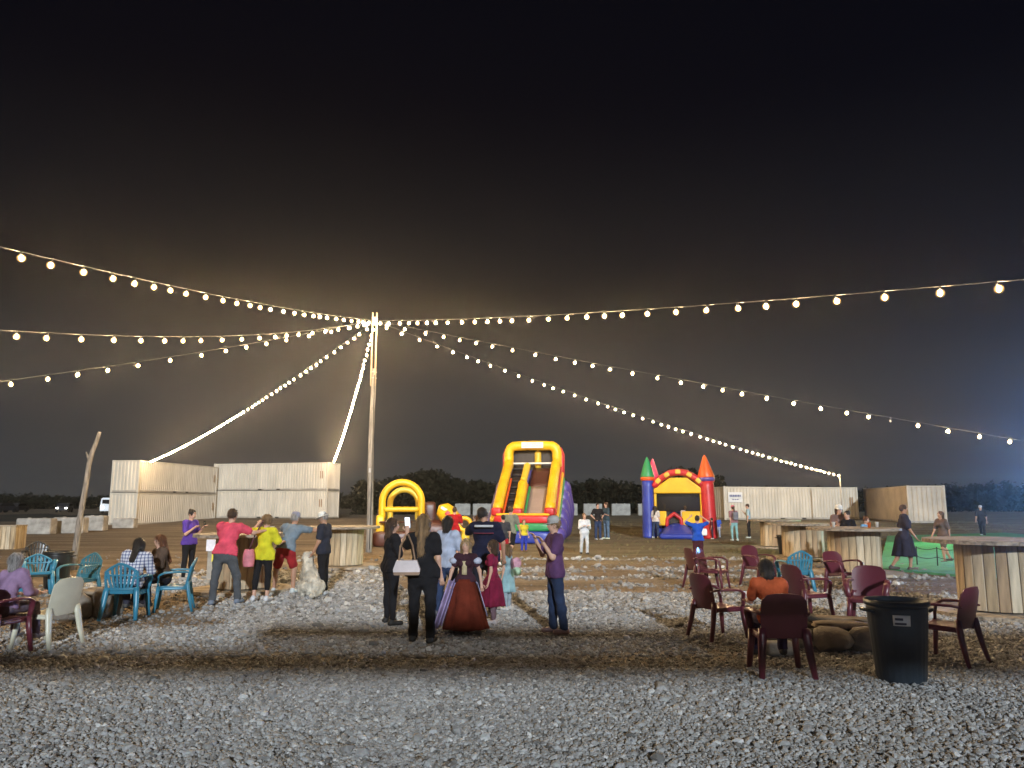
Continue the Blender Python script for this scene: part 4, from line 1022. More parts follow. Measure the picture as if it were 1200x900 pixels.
SKINS = {'l': mat('skin_light', (.56, .33, .24), .55, .06, 8, spec=.35), 'm': mat('skin_tan', (.42, .23, .15), .55, .06, 8, spec=.35), 'd': mat('skin_deep', (.20, .10, .065), .55, .06, 8, spec=.35)}
EYEW = mat('eye_white', (.75, .73, .7), .3); EYED = mat('eye_dark', (.02, .015, .01), .3); LIP = mat('lip', (.36, .13, .11), .5)
HAIRS = {'brown': (.07, .035, .018), 'dark': (.018, .012, .01), 'blond': (.42, .28, .13), 'grey': (.36, .34, .33), 'red': (.16, .055, .02), 'light': (.22, .13, .06)}
def hair_mat(k): return mat('hair_' + k, HAIRS[k], .5, .35, 5.0, .6, 40, stretch=(6, 6, .8), spec=.4)
def nrm(v): v = np.array(v, float); return v / (np.linalg.norm(v) + 1e-12)
POSES = {
    'stand': {},
    'relax': dict(th_l=(.10, .06, -1), ca_l=(.02, .12, -1), th_r=(-.05, -.02, -1), ua_l=(.16, .1, -1), fa_l=(.06, -.22, -1)),
    'phone': dict(ua_l=(.2, -.25, -1), fa_l=(-.25, -.85, .65), ua_r=(-.2, -.25, -1), fa_r=(.25, -.85, .65), hd=(0, -.28, 1)),
    'phone1': dict(ua_r=(-.2, -.3, -1), fa_r=(.15, -.75, .85), ua_l=(.22, .02, -1), fa_l=(.08, -.15, -1), hd=(0, -.18, 1)),
    'photo': dict(ua_r=(-.35, -.7, -.25), fa_r=(.3, -.6, .75), ua_l=(.3, -.7, -.3), fa_l=(-.2, -.6, .75), hd=(0, -.1, 1)),
    'lean': dict(sp=(0, -.5, 1), ua_l=(.25, -.85, -.45), fa_l=(-.2, -1, .12), ua_r=(-.25, -.85, -.45), fa_r=(.2, -1, .12), th_l=(.1, .05, -1), ca_l=(.02, .12, -1), th_r=(-.1, -.25, -1), ca_r=(-.03, .15, -1), hd=(0, -.2, 1)),
    'walk': dict(th_l=(.04, -.42, -1), ca_l=(.0, .1, -1), th_r=(-.04, .3, -1), ca_r=(0, .62, -1), ua_l=(.16, .35, -1), fa_l=(.02, .0, -1), ua_r=(-.16, -.3, -1), fa_r=(-.02, -.6, -1), sp=(0, -.08, 1)),
    'sit': dict(th_l=(.18, -1, -.06), ca_l=(.03, -.12, -1), th_r=(-.18, -1, -.06), ca_r=(-.03, -.12, -1), ua_l=(.2, -.28, -1), fa_l=(-.12, -1, -.15), ua_r=(-.2, -.28, -1), fa_r=(.12, -1, -.15), sp=(0, -.05, 1)),
    'hips': dict(ua_l=(.55, .25, -1), fa_l=(-.5, -.35, -.6), ua_r=(-.55, .25, -1), fa_r=(.5, -.35, -.6)),
    'fold': dict(ua_l=(.25, -.2, -1), fa_l=(-.95, -.55, .25), ua_r=(-.25, -.2, -1), fa_r=(.95, -.55, .3), hd=(0, -.1, 1)),
    'headup': dict(ua_l=(.75, -.2, .35), fa_l=(-.8, -.1, .6), ua_r=(-.75, -.2, .35), fa_r=(.8, -.1, .6)),
}
def person(loc, face, H, label, pose='stand', over=None, top=((.2, .2, .2), .6), bottom=('trousers', (.05, .06, .09)), shoes=(.6, .6, .6), hair=('short', 'brown'), skin='l', fem=False, kid=False, seat=None, dress=None, h=None, group=None, hat=None, wide=1.0, yaw=0.0, name='person'):
    P = dict(sp=(0, 0, 1), hd=(0, -.04, 1), ua_l=(.17, .04, -1), fa_l=(.05, -.16, -1), ua_r=(-.17, .04, -1), fa_r=(-.05, -.16, -1), th_l=(.04, 0, -1), ca_l=(.02, .03, -1), th_r=(-.04, 0, -1), ca_r=(-.02, .03, -1))
    P.update(POSES[pose]); P.update(over or {})
    s = H / 1.75; d = loc[1]
    if h is None: h = .0125 if d < 11.5 else (.0165 if d < 20 else .024)
    hs = 1.0 if not kid else 1.0 + .22 * (1.45 - min(H, 1.45)) / .45       # children carry larger heads
    root = empty(name, (0, 0, 0), R(face), label, 'person', group)
    pel = np.zeros(3); sp = nrm(P['sp']); f = np.array((0, -1., 0)); f = nrm(f - sp * (f @ sp)); sd_ = np.cross(sp, f) * -1
    hipw = (.098 if fem else .092) * wide; shw = (.165 if fem else .19) * (.92 + .08 * wide)
    waist = pel + sp * .13; chest = pel + sp * .34; shc = pel + sp * .47; neck0 = pel + sp * .5
    nd = nrm(P['hd']); neck1 = neck0 + nrm(sp + nd) * .085; hc = neck1 + nd * .105 * hs
    fy = np.array((math.sin(R(yaw)), -math.cos(R(yaw)), 0.)); ff = nrm(fy - nd * (fy @ nd)); fs_ = np.cross(nd, ff) * -1
    Jt = {}
    for sg, sx in (('l', 1), ('r', -1)):
        hip = pel + np.array((sx * hipw, 0, -.03)); kn = hip + nrm(P['th_' + sg]) * .42; an = kn + nrm(P['ca_' + sg]) * .41
        sh = shc + sd_ * sx * shw * -1 if (np.cross(sp, f) * -1)[0] < 0 else shc + sd_ * sx * shw
        el = sh + nrm(P['ua_' + sg]) * .285; wr = el + nrm(P['fa_' + sg]) * .245; fd = nrm(P['fa_' + sg])
        Jt[sg] = dict(hip=hip, kn=kn, an=an, sh=sh, el=el, wr=wr, hd=wr + fd * .075, fd=fd)
    low = min(Jt['l']['an'][2], Jt['r']['an'][2])
    if seat is not None: z0 = (seat / s) + .105
    else: z0 = .075 - low
    root.location = (loc[0], loc[1], ground_z(loc[0], loc[1]) + .018)
    root.scale = (s, s, s)
    off = np.array((0, 0, z0))
    pel, waist, chest, shc, neck0, neck1, hc = [q + off for q in (pel, waist, chest, shc, neck0, neck1, hc)]
    for sg in 'lr':
        for k in ('hip', 'kn', 'an', 'sh', 'el', 'wr', 'hd'): Jt[sg][k] = Jt[sg][k] + off
    hh = h / s
    toe = {}
    for sg in 'lr':
        q = Jt[sg]; cd_ = nrm(q['an'] - q['kn']); fl = np.array((0, -1., 0)) if cd_[2] < -.55 else nrm(np.array((0, -.8, -.6)))
        heel = q['an'] + np.array((0, .03, -.04)); toe[sg] = (heel, q['an'] + fl * .15 + np.array((0.02 if sg == 'l' else -.02, 0, -.045)))
    tw = wide
    def torso(S, e=0.0, lowcut=0.0):
        S.cap(pel - sp * (.03 + lowcut), waist, (.135 if fem else .125) * tw + e, (.108 if fem else .118) * tw + e, .05, .74, f)
        S.cap(waist, chest, (.108 if fem else .118) * tw + e, (.128 if fem else .14) * tw + e, .05, .72, f)
        S.cap(shc - sd_ * shw * .82, shc + sd_ * shw * .82, .062 + e, .062 + e, .06, .85, f)
        if fem: 
            for sx in (-1, 1): S.ell(chest + sp * .02 + sd_ * sx * .06 + f * .075, (.062 + e,) * 3, None, .04)
        else: S.cap(chest + f * .02 - sd_ * .07, chest + f * .02 + sd_ * .07, .085 + e, .085 + e, .05)
    def limb(S, a, b, ra, rb, t1=1.0, e=0.0, t0=0.0, k=.03):
        a = np.array(a); b = np.array(b); S.cap(a + (b - a) * t0, a + (b - a) * t1, ra + (rb - ra) * t0 + e, ra + (rb - ra) * t1 + e, k)
    # ---- body
    S = SDF(); torso(S, 0)
    S.cap(neck0 - sp * .03, neck1 + nd * .03, .058, .052, .03)
    M = np.stack([fs_, ff, nd], 1)
    S.ell(hc, np.array((.074, .092, .108)) * hs, M, .02)
    S.ell(hc - nd * .055 * hs + ff * .025 * hs, np.array((.052, .06, .055)) * hs, M, .03)
    S.ell(hc - nd * .018 * hs + ff * .093 * hs, np.array((.014, .02, .022)) * hs, M, .012)
    for sx in (-1, 1): S.ell(hc + fs_ * sx * .076 * hs - nd * .012 * hs, np.array((.012, .022, .03)) * hs, M, .01)
    for sg in 'lr':
        q = Jt[sg]; kw = .88 if (fem or kid) else 1.0
        limb(S, q['hip'], q['kn'], .088 * tw * (1.03 if fem else 1), .056, k=.05); limb(S, q['kn'], q['an'], .054, .036)
        S.ell(q['kn'] + (q['an'] - q['kn']) * .28 + np.array((0, .018, 0)), (.047, .052, .11), None, .03)
        S.cap(toe[sg][0], toe[sg][1], .036, .03, .02)
        limb(S, q['sh'], q['el'], .052 * kw * (.8 + .2 * tw), .04 * kw, k=.035); limb(S, q['el'], q['wr'], .041 * kw, .027 * kw)
        S.cap(q['wr'], q['hd'], .03, .034, .015, .62, nrm(np.cross(q['fd'], (1, .2, .1))))
    def hands(b):
        for sg, sx in (('l', 1), ('r', -1)):
            q = Jt[sg]; fd = q['fd']; pn = nrm(np.cross(fd, (1, .2, .1))); sdv = np.cross(fd, pn)
            curl = -pn if pn[1] > 0 else pn
            for i, ln in enumerate((.07, .08, .075, .06)):
                o = q['hd'] + sdv * (i - 1.5) * .018 + fd * .012; k1 = o + nrm(fd + curl * .35) * ln * .55; k2 = k1 + nrm(fd + curl * 1.0) * ln * .5
                b.tube([o, k1, k2], [.0095, .0088, .007], 6, 0)
            o = q['wr'] + fd * .03 - sdv * .03; k1 = o + nrm(fd * .7 - sdv * .8 + curl * .3) * .045; k2 = k1 + nrm(fd + curl * .4) * .035
            b.tube([o, k1, k2], [.0115, .0105, .008], 6, 0)
        # face details
        for sx in (-1, 1):
            c = hc + fs_ * sx * .031 * hs + nd * .008 * hs + ff * .082 * hs
            for r_, mi, o_ in ((.0125, 1, 0), (.0075, 2, .0075)):
                vs, fc = ico(1, r_ * hs); b.add([Vector(c + ff * o_ * hs) + v for v in vs], fc, mi, True)
            e0 = hc + fs_ * sx * .018 * hs + nd * .032 * hs + ff * .093 * hs; e1 = hc + fs_ * sx * .046 * hs + nd * .032 * hs + ff * .082 * hs
            b.tube([e0, (e0 + e1) / 2 + nd * .004, e1], .0045 * hs, 5, 3)
        m0 = hc - nd * .055 * hs + ff * .083 * hs
        b.tube([m0 - fs_ * .022 * hs, m0 + ff * .005, m0 + fs_ * .022 * hs], [.004, .007, .004], 5, 4)
    hk = hair_mat(hair[1])
    sdf_object(S, 'body', SKINS[skin], root, hh, extra=hands, mats=[SKINS[skin], EYEW, EYED, hk, LIP])
    # ---- hair and hats
    ht = hair[0]; S = SDF()
    if ht != 'bald':
        S.ell(hc + nd * .018 * hs - ff * .014 * hs, np.array((.085, .1, .106)) * hs, M, .02)
        if ht in ('long', 'longwavy'):
            ln = .34 if ht == 'long' else .42
            bk = hc - ff * .075 * hs; dn = nrm(-sp * 1.0 - ff * .12)
            S.cap(bk, bk + dn * ln, .07 * hs, .055, .05, .6, ff)
            for sx in (-1, 1): S.cap(hc + fs_ * sx * .07 * hs - ff * .03, hc + fs_ * sx * .088 * hs - nd * .2 - ff * .035, .034, .03, .04)
        if ht == 'bob':
            S.cap(hc - ff * .05 * hs, hc - ff * .05 * hs - nd * .12, .085 * hs, .075 * hs, .04)
        if ht == 'bun': S.ell(hc - ff * .09 * hs + nd * .07 * hs, np.array((.045, .045, .045)) * hs, None, .02)
        if ht == 'pony': S.cap(hc - ff * .1 * hs + nd * .03, hc - ff * .15 * hs - nd * .2, .035, .022, .03)
        if ht == 'curly': S.ell(hc + nd * .03 * hs - ff * .02 * hs, np.array((.11, .115, .115)) * hs, M, .02)
        S.ell(hc - nd * .035 * hs + ff * .1 * hs, np.array((.068, .075, .098)) * hs, M, sub=True)
        sdf_object(S, 'hair', hk, root, max(hh * .8, .010), noise=.006 if ht in ('curly', 'longwavy', 'long', 'bob') else .0025)
        if d < 16:
            rn = random.Random(int(H * 997)); sb = MB(); V, Q = S.mesh(.022)
            for v in V:
                v = Vector(v); o_ = (v - Vector(hc)); o_.normalize()
                dn_ = Vector((0, 0, -1)) if ht in ('long', 'longwavy', 'bob') else Vector((rn.uniform(-1, 1), rn.uniform(-1, 1), -.3))
                t_ = (dn_ - o_ * dn_.dot(o_) * .8 + Vector((rn.uniform(-.3, .3), rn.uniform(-.3, .3), 0)) + o_ * .12).normalized() * rn.uniform(.04, .09) * (1 if ht in ('long', 'longwavy', 'bob') else .5)
                w_ = o_.cross(t_)
                if w_.length > 1e-6:
                    w_ = w_.normalized() * .0035; sb.add([v - w_, v + w_, v + t_ * .6 + w_ * .8 + o_ * .006, v + t_ * .6 - w_ * .8 + o_ * .006, v + t_], [(0, 1, 2, 3), (3, 2, 4)])
            tag(sb.build('hair_strands', [hair_mat(hair[1])], root), kind='stuff')
    if hat:
        hm_ = fabric('hat_%d' % int(sum(hat[1]) * 1000), hat[1]); b = MB(); c = hc + nd * .045 * hs
        def tf(v): return Vector(c + fs_ * v[0] + ff * v[1] + nd * v[2])
        g = MB(); rr = .094 * hs
        g.lathe([(rr * 1.02, -.02), (rr * 1.03, .02), (rr * .97, .06), (rr * .7, .09), (.005, .1)], 20)
        if hat[0] == 'cap': g.sheet(lambda u, v: (math.sin((u - .5) * 2.2) * rr * (1 + .02 * v), math.cos((u - .5) * 2.2) * rr * .95 + v * .085 * math.cos((u - .5) * 2.4), -.01 - .015 * v), 8, 3, .006)
        else: g.lathe([(rr, -.015), (rr * 1.35, -.02), (rr * 1.65, -.03), (rr * 1.64, -.022), (rr, -.005)], 24)
        g.v = [tuple(tf(v)) for v in g.v]; g.build('hat', [hm_], root)
    # ---- clothes
    def cl(S, name, m, noise=.0): sdf_object(S, name, m, root, hh, noise)
    if top is not None:
        tm = top[0] if not isinstance(top[0], tuple) else fabric('top_%d_%d_%d' % tuple(int(q * 999) for q in top[0]), top[0])
        sl = top[1]; loose = top[2] if len(top) > 2 else .016; cut = top[3] if len(top) > 3 else .06
        S = SDF(); torso(S, loose + .004, cut + .04); S.cap(neck0 - sp * .05, neck0 - sp * .01, .075, .066, .03)
        for sg in 'lr':
            q = Jt[sg]; limb(S, q['sh'], q['el'], .054 * (.8 + .2 * tw), .043, min(1, sl), loose + .006, k=.04)
            if sl > 1: limb(S, q['el'], q['wr'], .043, .03, min(1, sl - 1), loose + .002)
        S.cap(Jt['l']['hip'] + sp * .05, Jt['r']['hip'] + sp * .05, .105 * tw + loose, .105 * tw + loose, .05, .9, f); S.cap(Jt['l']['hip'] - sp * .03, Jt['r']['hip'] - sp * .03, .105 * tw + loose, .105 * tw + loose, .05, .9, f)
        hem = pel - sp * cut
        V_ = lambda g: -((g - hem) @ sp)
        low_arm = min(Jt[sg]['el'][2] for sg in 'lr')
        sdf_object(S, 'shirt', tm, root, hh, .006, clip=lambda g: np.where((np.abs((g - pel) @ np.array((1., 0, 0))) < .235 * tw) & (np.abs(g[:, 1] - pel[1]) < .22), V_(g), -1.0))
    if bottom and bottom[0] != 'none':
        bm_ = fabric('bottom_%d_%d_%d' % tuple(int(q * 999) for q in bottom[1]), bottom[1]); S = SDF()
        kind = bottom[0]; e = {'trousers': .015, 'leggings': .005, 'shorts': .028, 'capri': .006}[kind]
        S.cap(pel - sp * .05, pel + sp * .09, (.135 if fem else .125) * tw + e, (.122) * tw + e * .5, .05, .76, f)
        for sg in 'lr':
            q = Jt[sg]; limb(S, q['hip'], q['kn'], .088 * tw * (1.03 if fem else 1), .056, .78 if kind == 'shorts' else 1, e, k=.05)
            if kind != 'shorts': limb(S, q['kn'], q['an'], .054, .04 if kind != 'trousers' else .05, {'trousers': .96, 'leggings': .93, 'capri': .6}[kind], e)
            if kind != 'shorts': S.ell(q['kn'] + (q['an'] - q['kn']) * .28 + np.array((0, .018, 0)), (.053 + e * .6, .058 + e * .6, .115), None, .03)
        cl(S, 'trousers' if kind in ('trousers', 'leggings', 'capri') else 'shorts', bm_, .005 if kind in ('trousers', 'shorts') else .001)
    if dress:
        dm = fabric('dress_%d_%d_%d' % tuple(int(q * 999) for q in dress[0]), dress[0]); bot = off * 0 + pel; L_ = dress[1]; r1 = dress[2]
        def fsk(u, v):
            a = u * 2 * math.pi; r_ = .15 + max(0, (.215 - .15) * min(1, v / .16)) + (r1 - .215) * max(0, (v - .16) / .84) + .022 * v * math.sin(a * 9) + .03 * v * math.sin(a * 4 + 1)
            c = pel + np.array((0, 0, .06)) - np.array((0, 0, L_)) * v
            return (c[0] + r_ * math.cos(a), c[1] + r_ * .9 * math.sin(a), c[2])
        MB().sheet(fsk, 60, 12, .01).build('skirt', [dm], root)
    if shoes is not None:
        sm_ = mat('shoe_%d_%d_%d' % tuple(int(q * 999) for q in shoes), shoes, .6, .1, 10)
        for sg in 'lr':
            S = SDF(); q = toe[sg]; S.cap(q[0] + np.array((0, 0, .004)), q[1] + np.array((0, 0, .004)), .045, .038, .02); S.cap(Jt[sg]['an'] + np.array((0, .012, -.005)), q[0], .045, .045, .03)
            sdf_object(S, 'shoe', sm_, root, min(hh, .014), clip=lambda g: -(g[:, 2] - max(0.0, (min(q[0][2], q[1][2]) - .034))))
    root['_'] = 0; del root['_']
    def world(k, sg):            # where a joint stands in the scene
        v = Jt[sg][k] * s; a = R(face); return Vector((loc[0] + v[0] * math.cos(a) - v[1] * math.sin(a), loc[1] + v[0] * math.sin(a) + v[1] * math.cos(a), root.location.z + v[2]))
    root_info[root.name] = world
    return root
root_info = {}
PHB = mat('phone_black', (.012, .012, .014), .2, spec=.6)
SCR = mat('phone_screen', (.5, .55, .6), .2, emit=((.75, .85, 1), 1.2))
def phone(who, sg, face, label, up=.06, lit=False):
    w = root_info[who.name]('hd', sg); o = empty('phone', tuple(w + Vector((0, 0, up))), R(face), label, 'phone')
    MB().box((0, 0, 0), (.075, .01, .15), bev=.004).build('case', [PHB], o); MB().box((0, .0062, 0), (.066, .002, .138)).build('screen', [SCR if lit else PHB], o)
    o.rotation_euler = (R(-12), 0, R(face)); return o
# checked shirt cloth
def checked():
    m = bpy.data.materials.new('checked_cloth'); m.use_nodes = True; t = m.node_tree; N = t.nodes; L = t.links; b = N['Principled BSDF']; b.inputs['Roughness'].default_value = .9
    tcn = N.new('ShaderNodeTexCoord'); sx_ = N.new('ShaderNodeSeparateXYZ'); L.new(tcn.outputs['Object'], sx_.inputs[0])
    def line(out, fr):
        a = N.new('ShaderNodeMath'); a.operation = 'MULTIPLY'; L.new(out, a.inputs[0]); a.inputs[1].default_value = fr
        c = N.new('ShaderNodeMath'); c.operation = 'SINE'; L.new(a.outputs[0], c.inputs[0]); g = N.new('ShaderNodeMath'); g.operation = 'GREATER_THAN'; L.new(c.outputs[0], g.inputs[0]); g.inputs[1].default_value = .55; return g
    a = line(sx_.outputs['X'], 110); c = line(sx_.outputs['Z'], 110)
    ad = N.new('ShaderNodeMath'); ad.operation = 'ADD'; L.new(a.outputs[0], ad.inputs[0]); L.new(c.outputs[0], ad.inputs[1])
    r = N.new('ShaderNodeValToRGB'); r.color_ramp.interpolation = 'CONSTANT'; e = r.color_ramp.elements; e[0].color = (.58, .58, .64, 1); e[1].position = .4; e[1].color = (.18, .2, .32, 1)
    k = e.new(.9); k.color = (.05, .06, .14, 1); dv = N.new('ShaderNodeMath'); dv.operation = 'MULTIPLY'; dv.inputs[1].default_value = .5; L.new(ad.outputs[0], dv.inputs[0]); L.new(dv.outputs[0], r.inputs[0]); L.new(r.outputs[0], b.inputs['Base Color']); return m
# ------------------------------------------------------------------ the cast. facing: 0 looks at the camera, 90 looks to the photograph's right, 180 away
BLK = (.014, .014, .017); JEAN = (.035, .055, .12); WHT = (.62, .63, .66)
gs = 'people around the first spool table'; gc = 'people standing on the gravel'; gf = 'people by the inflatables'; gt = 'people near the right tables'; gq = 'people seated on plastic chairs'
# around the first spool
p1 = person(gp(219, 681), 70, 1.58, 'person in purple shirt and dark leggings looking at a phone beside spool', 'phone', top=((.10, .05, .32), .7), bottom=('leggings', BLK), shoes=(.3, .3, .3), hair=('bun', 'dark'), fem=True, group=gs, wide=1.06); phone(p1, 'l', 70, 'phone held by the person in purple shirt', .05)
person((gp(281, 702)[0], 13.55), 172, 1.64, 'person in bright pink shirt and grey trousers leaning on spool table', 'lean', dict(sp=(-.06, -.24, 1), ua_r=(-.55, -.7, -.35), fa_r=(-.35, -.8, .12), ua_l=(.3, -.6, -.7), fa_l=(-.15, -1, .1), th_r=(-.34, -.12, -1), ca_r=(-.1, .02, -1), th_l=(.1, .1, -1), ca_l=(.02, .12, -1)), top=((.72, .085, .14), .62, .02, .05), bottom=('trousers', (.085, .09, .10)), shoes=(.16, .19, .25), hair=('short', 'brown'), group=gs, wide=1.08)
p3 = person((gp(322, 699)[0], 14.05), 168, 1.50, 'person in yellow blouse and black capri trousers at spool table', 'lean', dict(sp=(0, -.1, 1), ua_l=(.75, -.45, .0), fa_l=(-.1, -.6, .5), ua_r=(-.25, -.4, -.8), fa_r=(.2, -1, .1), th_r=(-.05, 0, -1), ca_r=(0, .05, -1)), top=((.62, .58, .03), .8, .03, .12), bottom=('capri', BLK), shoes=WHT, hair=('curly', 'light'), fem=True, group=gs)
person((gp(352, 688)[0], 15.25), 165, 1.60, 'person in grey shirt, red shorts and cap bending over spool table', 'lean', dict(sp=(-.1, -.5, 1), th_r=(-.3, -.05, -1), th_l=(.25, .0, -1), ca_r=(-.05, .12, -1), ua_r=(-.6, -.6, -.1), fa_r=(-.3, -.9, .2), ua_l=(.6, -.6, -.2), fa_l=(.35, -.8, .1)), top=((.17, .22, .27), .65, .022, .05), bottom=('shorts', (.30, .02, .025)), shoes=(.55, .6, .62), hair=('short', 'grey'), skin='m', hat=('cap', (.30, .30, .38)), group=gs)
person((gp(389, 692)[0], 15.0), 262, 1.55, 'person in dark shirt and white brimmed hat standing by the dog', 'relax', dict(hd=(0, -.35, 1), ua_l=(.1, -.1, -1), fa_l=(0, -.5, -1)), top=((.028, .032, .05), .7, .022, .08), bottom=('trousers', BLK), shoes=(.5, .52, .55), hair=('short', 'grey'), skin='m', hat=('brim', (.66, .66, .62)), group=gs)
# standing on the gravel
person(gp(457, 733), 118, 1.50, 'person with long hair all in black, hand near face, body turned', 'fold', dict(fa_l=(-.5, -.6, .8)), top=(BLK, .9, .02, .08), bottom=('leggings', BLK), shoes=(.02, .02, .02), hair=('long', 'brown'), fem=True, wide=1.22, group=gc, yaw=-20)
p7 = person(gp(494, 754), 168, 1.58, 'person with long hair in black shirt and trousers with pale shoulder bag', 'photo', dict(ua_l=(.5, -.6, -.45), fa_l=(.1, -.45, .9), ua_r=(-.2, -.02, -1), fa_r=(-.1, -.25, -1), th_r=(-.06, .1, -1), th_l=(.05, -.12, -1)), top=(BLK, .62, .022, .06), bottom=('trousers', BLK), shoes=(.02, .02, .02), hair=('longwavy', 'light'), fem=True, wide=1.12, group=gc)
phone(p7, 'l', 168, 'phone with bright screen raised by the person with pale bag', .06, True)
person(gp(524, 723), 150, 1.52, 'child in pale blue patterned shirt and jeans with dark headband hair', 'relax', dict(ua_r=(-.2, -.2, -1), fa_r=(.2, -.8, .4)), top=((.42, .47, .60), .8, .022, .1), bottom=('trousers', JEAN), shoes=(.1, .1, .12), hair=('bob', 'dark'), fem=True, group=gc)
nv = person((gp(570, 710)[0], 12.5), 176, 1.66, 'person in navy shirt with white stripe across the upper back', 'phone1', dict(sp=(.0, -.12, 1), hd=(.35, -.3, 1), ua_r=(-.4, -.1, -1), fa_r=(-.05, -.3, -1), ua_l=(.45, -.7, -.35), fa_l=(-.55, -.45, .9)), top=((.012, .014, .035), .7, .026, .1), bottom=('trousers', (.02, .02, .03)), shoes=(.03, .03, .03), hair=('short', 'dark'), skin='m', wide=1.18, group=gc)
MB().sheet(lambda u, v: (-.155 + .31 * u, .155 + .03 * math.sin(math.pi * u), 1.405 + .035 * v), 8, 2, .02).build('back_stripe', [fabric('stripe_white', (.6, .6, .63))], nv)
MB().sheet(lambda u, v: (-.165 + .33 * u, .155 + .03 * math.sin(math.pi * u), 1.30 + .012 * v), 8, 2, .02).build('back_piping', [fabric('stripe_red', (.22, .04, .06))], nv)
gd = person(gp(545, 742), -8, 1.22, 'child in red princess gown with lavender train and long blond hair', 'stand', dict(ua_l=(.45, -.1, -1), fa_l=(.2, -.3, -1), ua_r=(-.4, -.1, -1), fa_r=(-.2, -.3, -1)), top=((.05, .02, .03), .5, .012, 0), bottom=('none',), shoes=(.5, .45, .4), hair=('longwavy', 'blond'), fem=True, kid=True, dress=((.14, .024, .012), .93, .42), group=gc)
MB().sheet(lambda u, v: (-.18 - .30 * v - .1 * u, .06 - .34 * u + .03 * math.sin(u * 14), .98 - .9 * v + .02 * math.sin(u * 9)), 16, 10, .008).build('side_train', [fabric('lavender', (.36, .28, .48))], gd)
MB().sheet(lambda u, v: (.2 + .2 * v + .09 * u, .0 - .26 * u + .03 * math.sin(u * 12), .95 - .62 * v), 12, 8, .008).build('side_drape', [fabric('lilac_silver', (.44, .42, .62))], gd)
for sx in (-1, 1): MB().lathe([(.005, .07), (.06, .05), (.085, 0), (.06, -.05), (.03, -.06)], 16, wob=lambda th, z: 1 + .08 * math.cos(th * 8)).build('puff_sleeve', [fabric('silver_puff', (.42, .44, .55))], gd, (sx * .235, -.02, 1.34))
MB().sheet(lambda u, v: (-.05 + .1 * u, -.128 - .012 * math.sin(math.pi * u), 1.08 + .26 * v), 4, 4, .008).build('bodice_lacing', [fabric('gold_lace', (.45, .36, .22))], gd)
pk = person(gp(577, 732), -105, 1.16, 'small child in long dark red dress beside the red gown', 'relax', top=((.22, .015, .05), .5, .014, .02), bottom=('leggings', (.16, .1, .12)), shoes=(.45, .4, .4), hair=('bob', 'brown'), kid=True, fem=True, dress=((.17, .012, .04), .62, .28), group=gc)
wk = person(gp(594, 716), -120, 1.02, 'small child in pale teal dress with pastel fairy wings on back', 'relax', top=((.28, .42, .46), .5, .014, .02), bottom=('leggings', (.30, .36, .42)), shoes=(.5, .5, .5), hair=('bob', 'light'), kid=True, fem=True, dress=((.26, .42, .46), .5, .26), group=gc)
for sx in (-1, 1):
    for k, (c, w, h_, m) in enumerate((((sx * .13, .15, 1.28), .075, .15, (.62, .34, .42)), ((sx * .12, .15, 1.04), .085, .12, (.40, .56, .40)))):
        def wing(u, v, c=c, w=w, h_=h_): a = u * 2 * math.pi; return (c[0] + w * v * math.cos(a), c[1] + .10 + sx * .0 + .1 * v * math.cos(a) * sx, c[2] + h_ * v * math.sin(a))
        MB().sheet(wing, 20, 3, .006).build('wing', [fabric('wing_%d' % k, m)], wk)
person(gp(651, 744), -78, 1.53, 'person in plum shirt and jeans, hands raised toward face', 'photo', dict(ua_l=(.2, -.35, -.9), fa_l=(-.1, -.55, .85), ua_r=(-.2, -.45, -.8), fa_r=(.15, -.45, .9), th_l=(.05, .1, -1), ca_l=(.02, .16, -1), th_r=(-.05, -.03, -1)), top=((.10, .045, .12), .62, .03, .1), bottom=('trousers', (.022, .035, .075)), shoes=(.28, .18, .18), hair=('short', 'light'), group=gc, hat=('cap', (.34, .33, .32)))
# toward the inflatables
person((gp(546, 640)[0], 25.5), 175, 1.60, 'person in red shirt in front of the slide', 'fold', top=((.42, .015, .02), .7), bottom=('shorts', BLK), hair=('short', 'brown'), group=gf)
person((gp(598, 652)[0], 23.5), 155, 1.66, 'person in grey green shirt and dark shorts walking to the slide', 'walk', top=((.20, .21, .17), .7), bottom=('shorts', BLK), shoes=(.6, .6, .6), hair=('short', 'brown'), group=gf)
person((gp(590, 660)[0], 22.0), 200, 1.40, 'person in red shorts and white shoes before the slide', 'relax', top=((.05, .05, .06), .7), bottom=('shorts', (.4, .02, .03)), shoes=(.7, .7, .7), hair=('short', 'dark'), group=gf)
person(gp(614, 647), 20, 1.12, 'child in yellow vest and bright blue trousers at the slide foot', 'relax', top=((.55, .45, .04), .4, .02), bottom=('trousers', (.03, .05, .40)), shoes=(.2, .1, .05), kid=True, hair=('short', 'light'), group=gf)
person(gp(685, 650), 10, 1.38, 'child all in white costume walking on the field', 'walk', dict(ua_l=(.1, -.1, -1), fa_l=(-.4, -.8, .3), ua_r=(-.1, -.1, -1), fa_r=(.4, -.8, .3), th_l=(.05, -.15, -1), th_r=(-.05, .12, -1), ca_r=(0, .25, -1)), top=((.60, .63, .68), 1.8, .02), bottom=('trousers', (.58, .61, .66)), shoes=(.05, .05, .05), kid=True, hair=('short', 'light'), group=gf)
person(gp(701, 633), 20, 1.72, 'person in black printed shirt and jeans standing on the field', 'hips', top=((.02, .018, .02), .7), bottom=('trousers', JEAN), shoes=(.6, .6, .6), hair=('short', 'dark'), group=gf)
person(gp(711, 632), -60, 1.76, 'person in dark teal top and pale jeans beside black printed shirt', 'fold', top=((.05, .08, .10), .8), bottom=('trousers', (.12, .18, .26)), shoes=(.6, .65, .5), hair=('long', 'brown'), fem=True, group=gf)
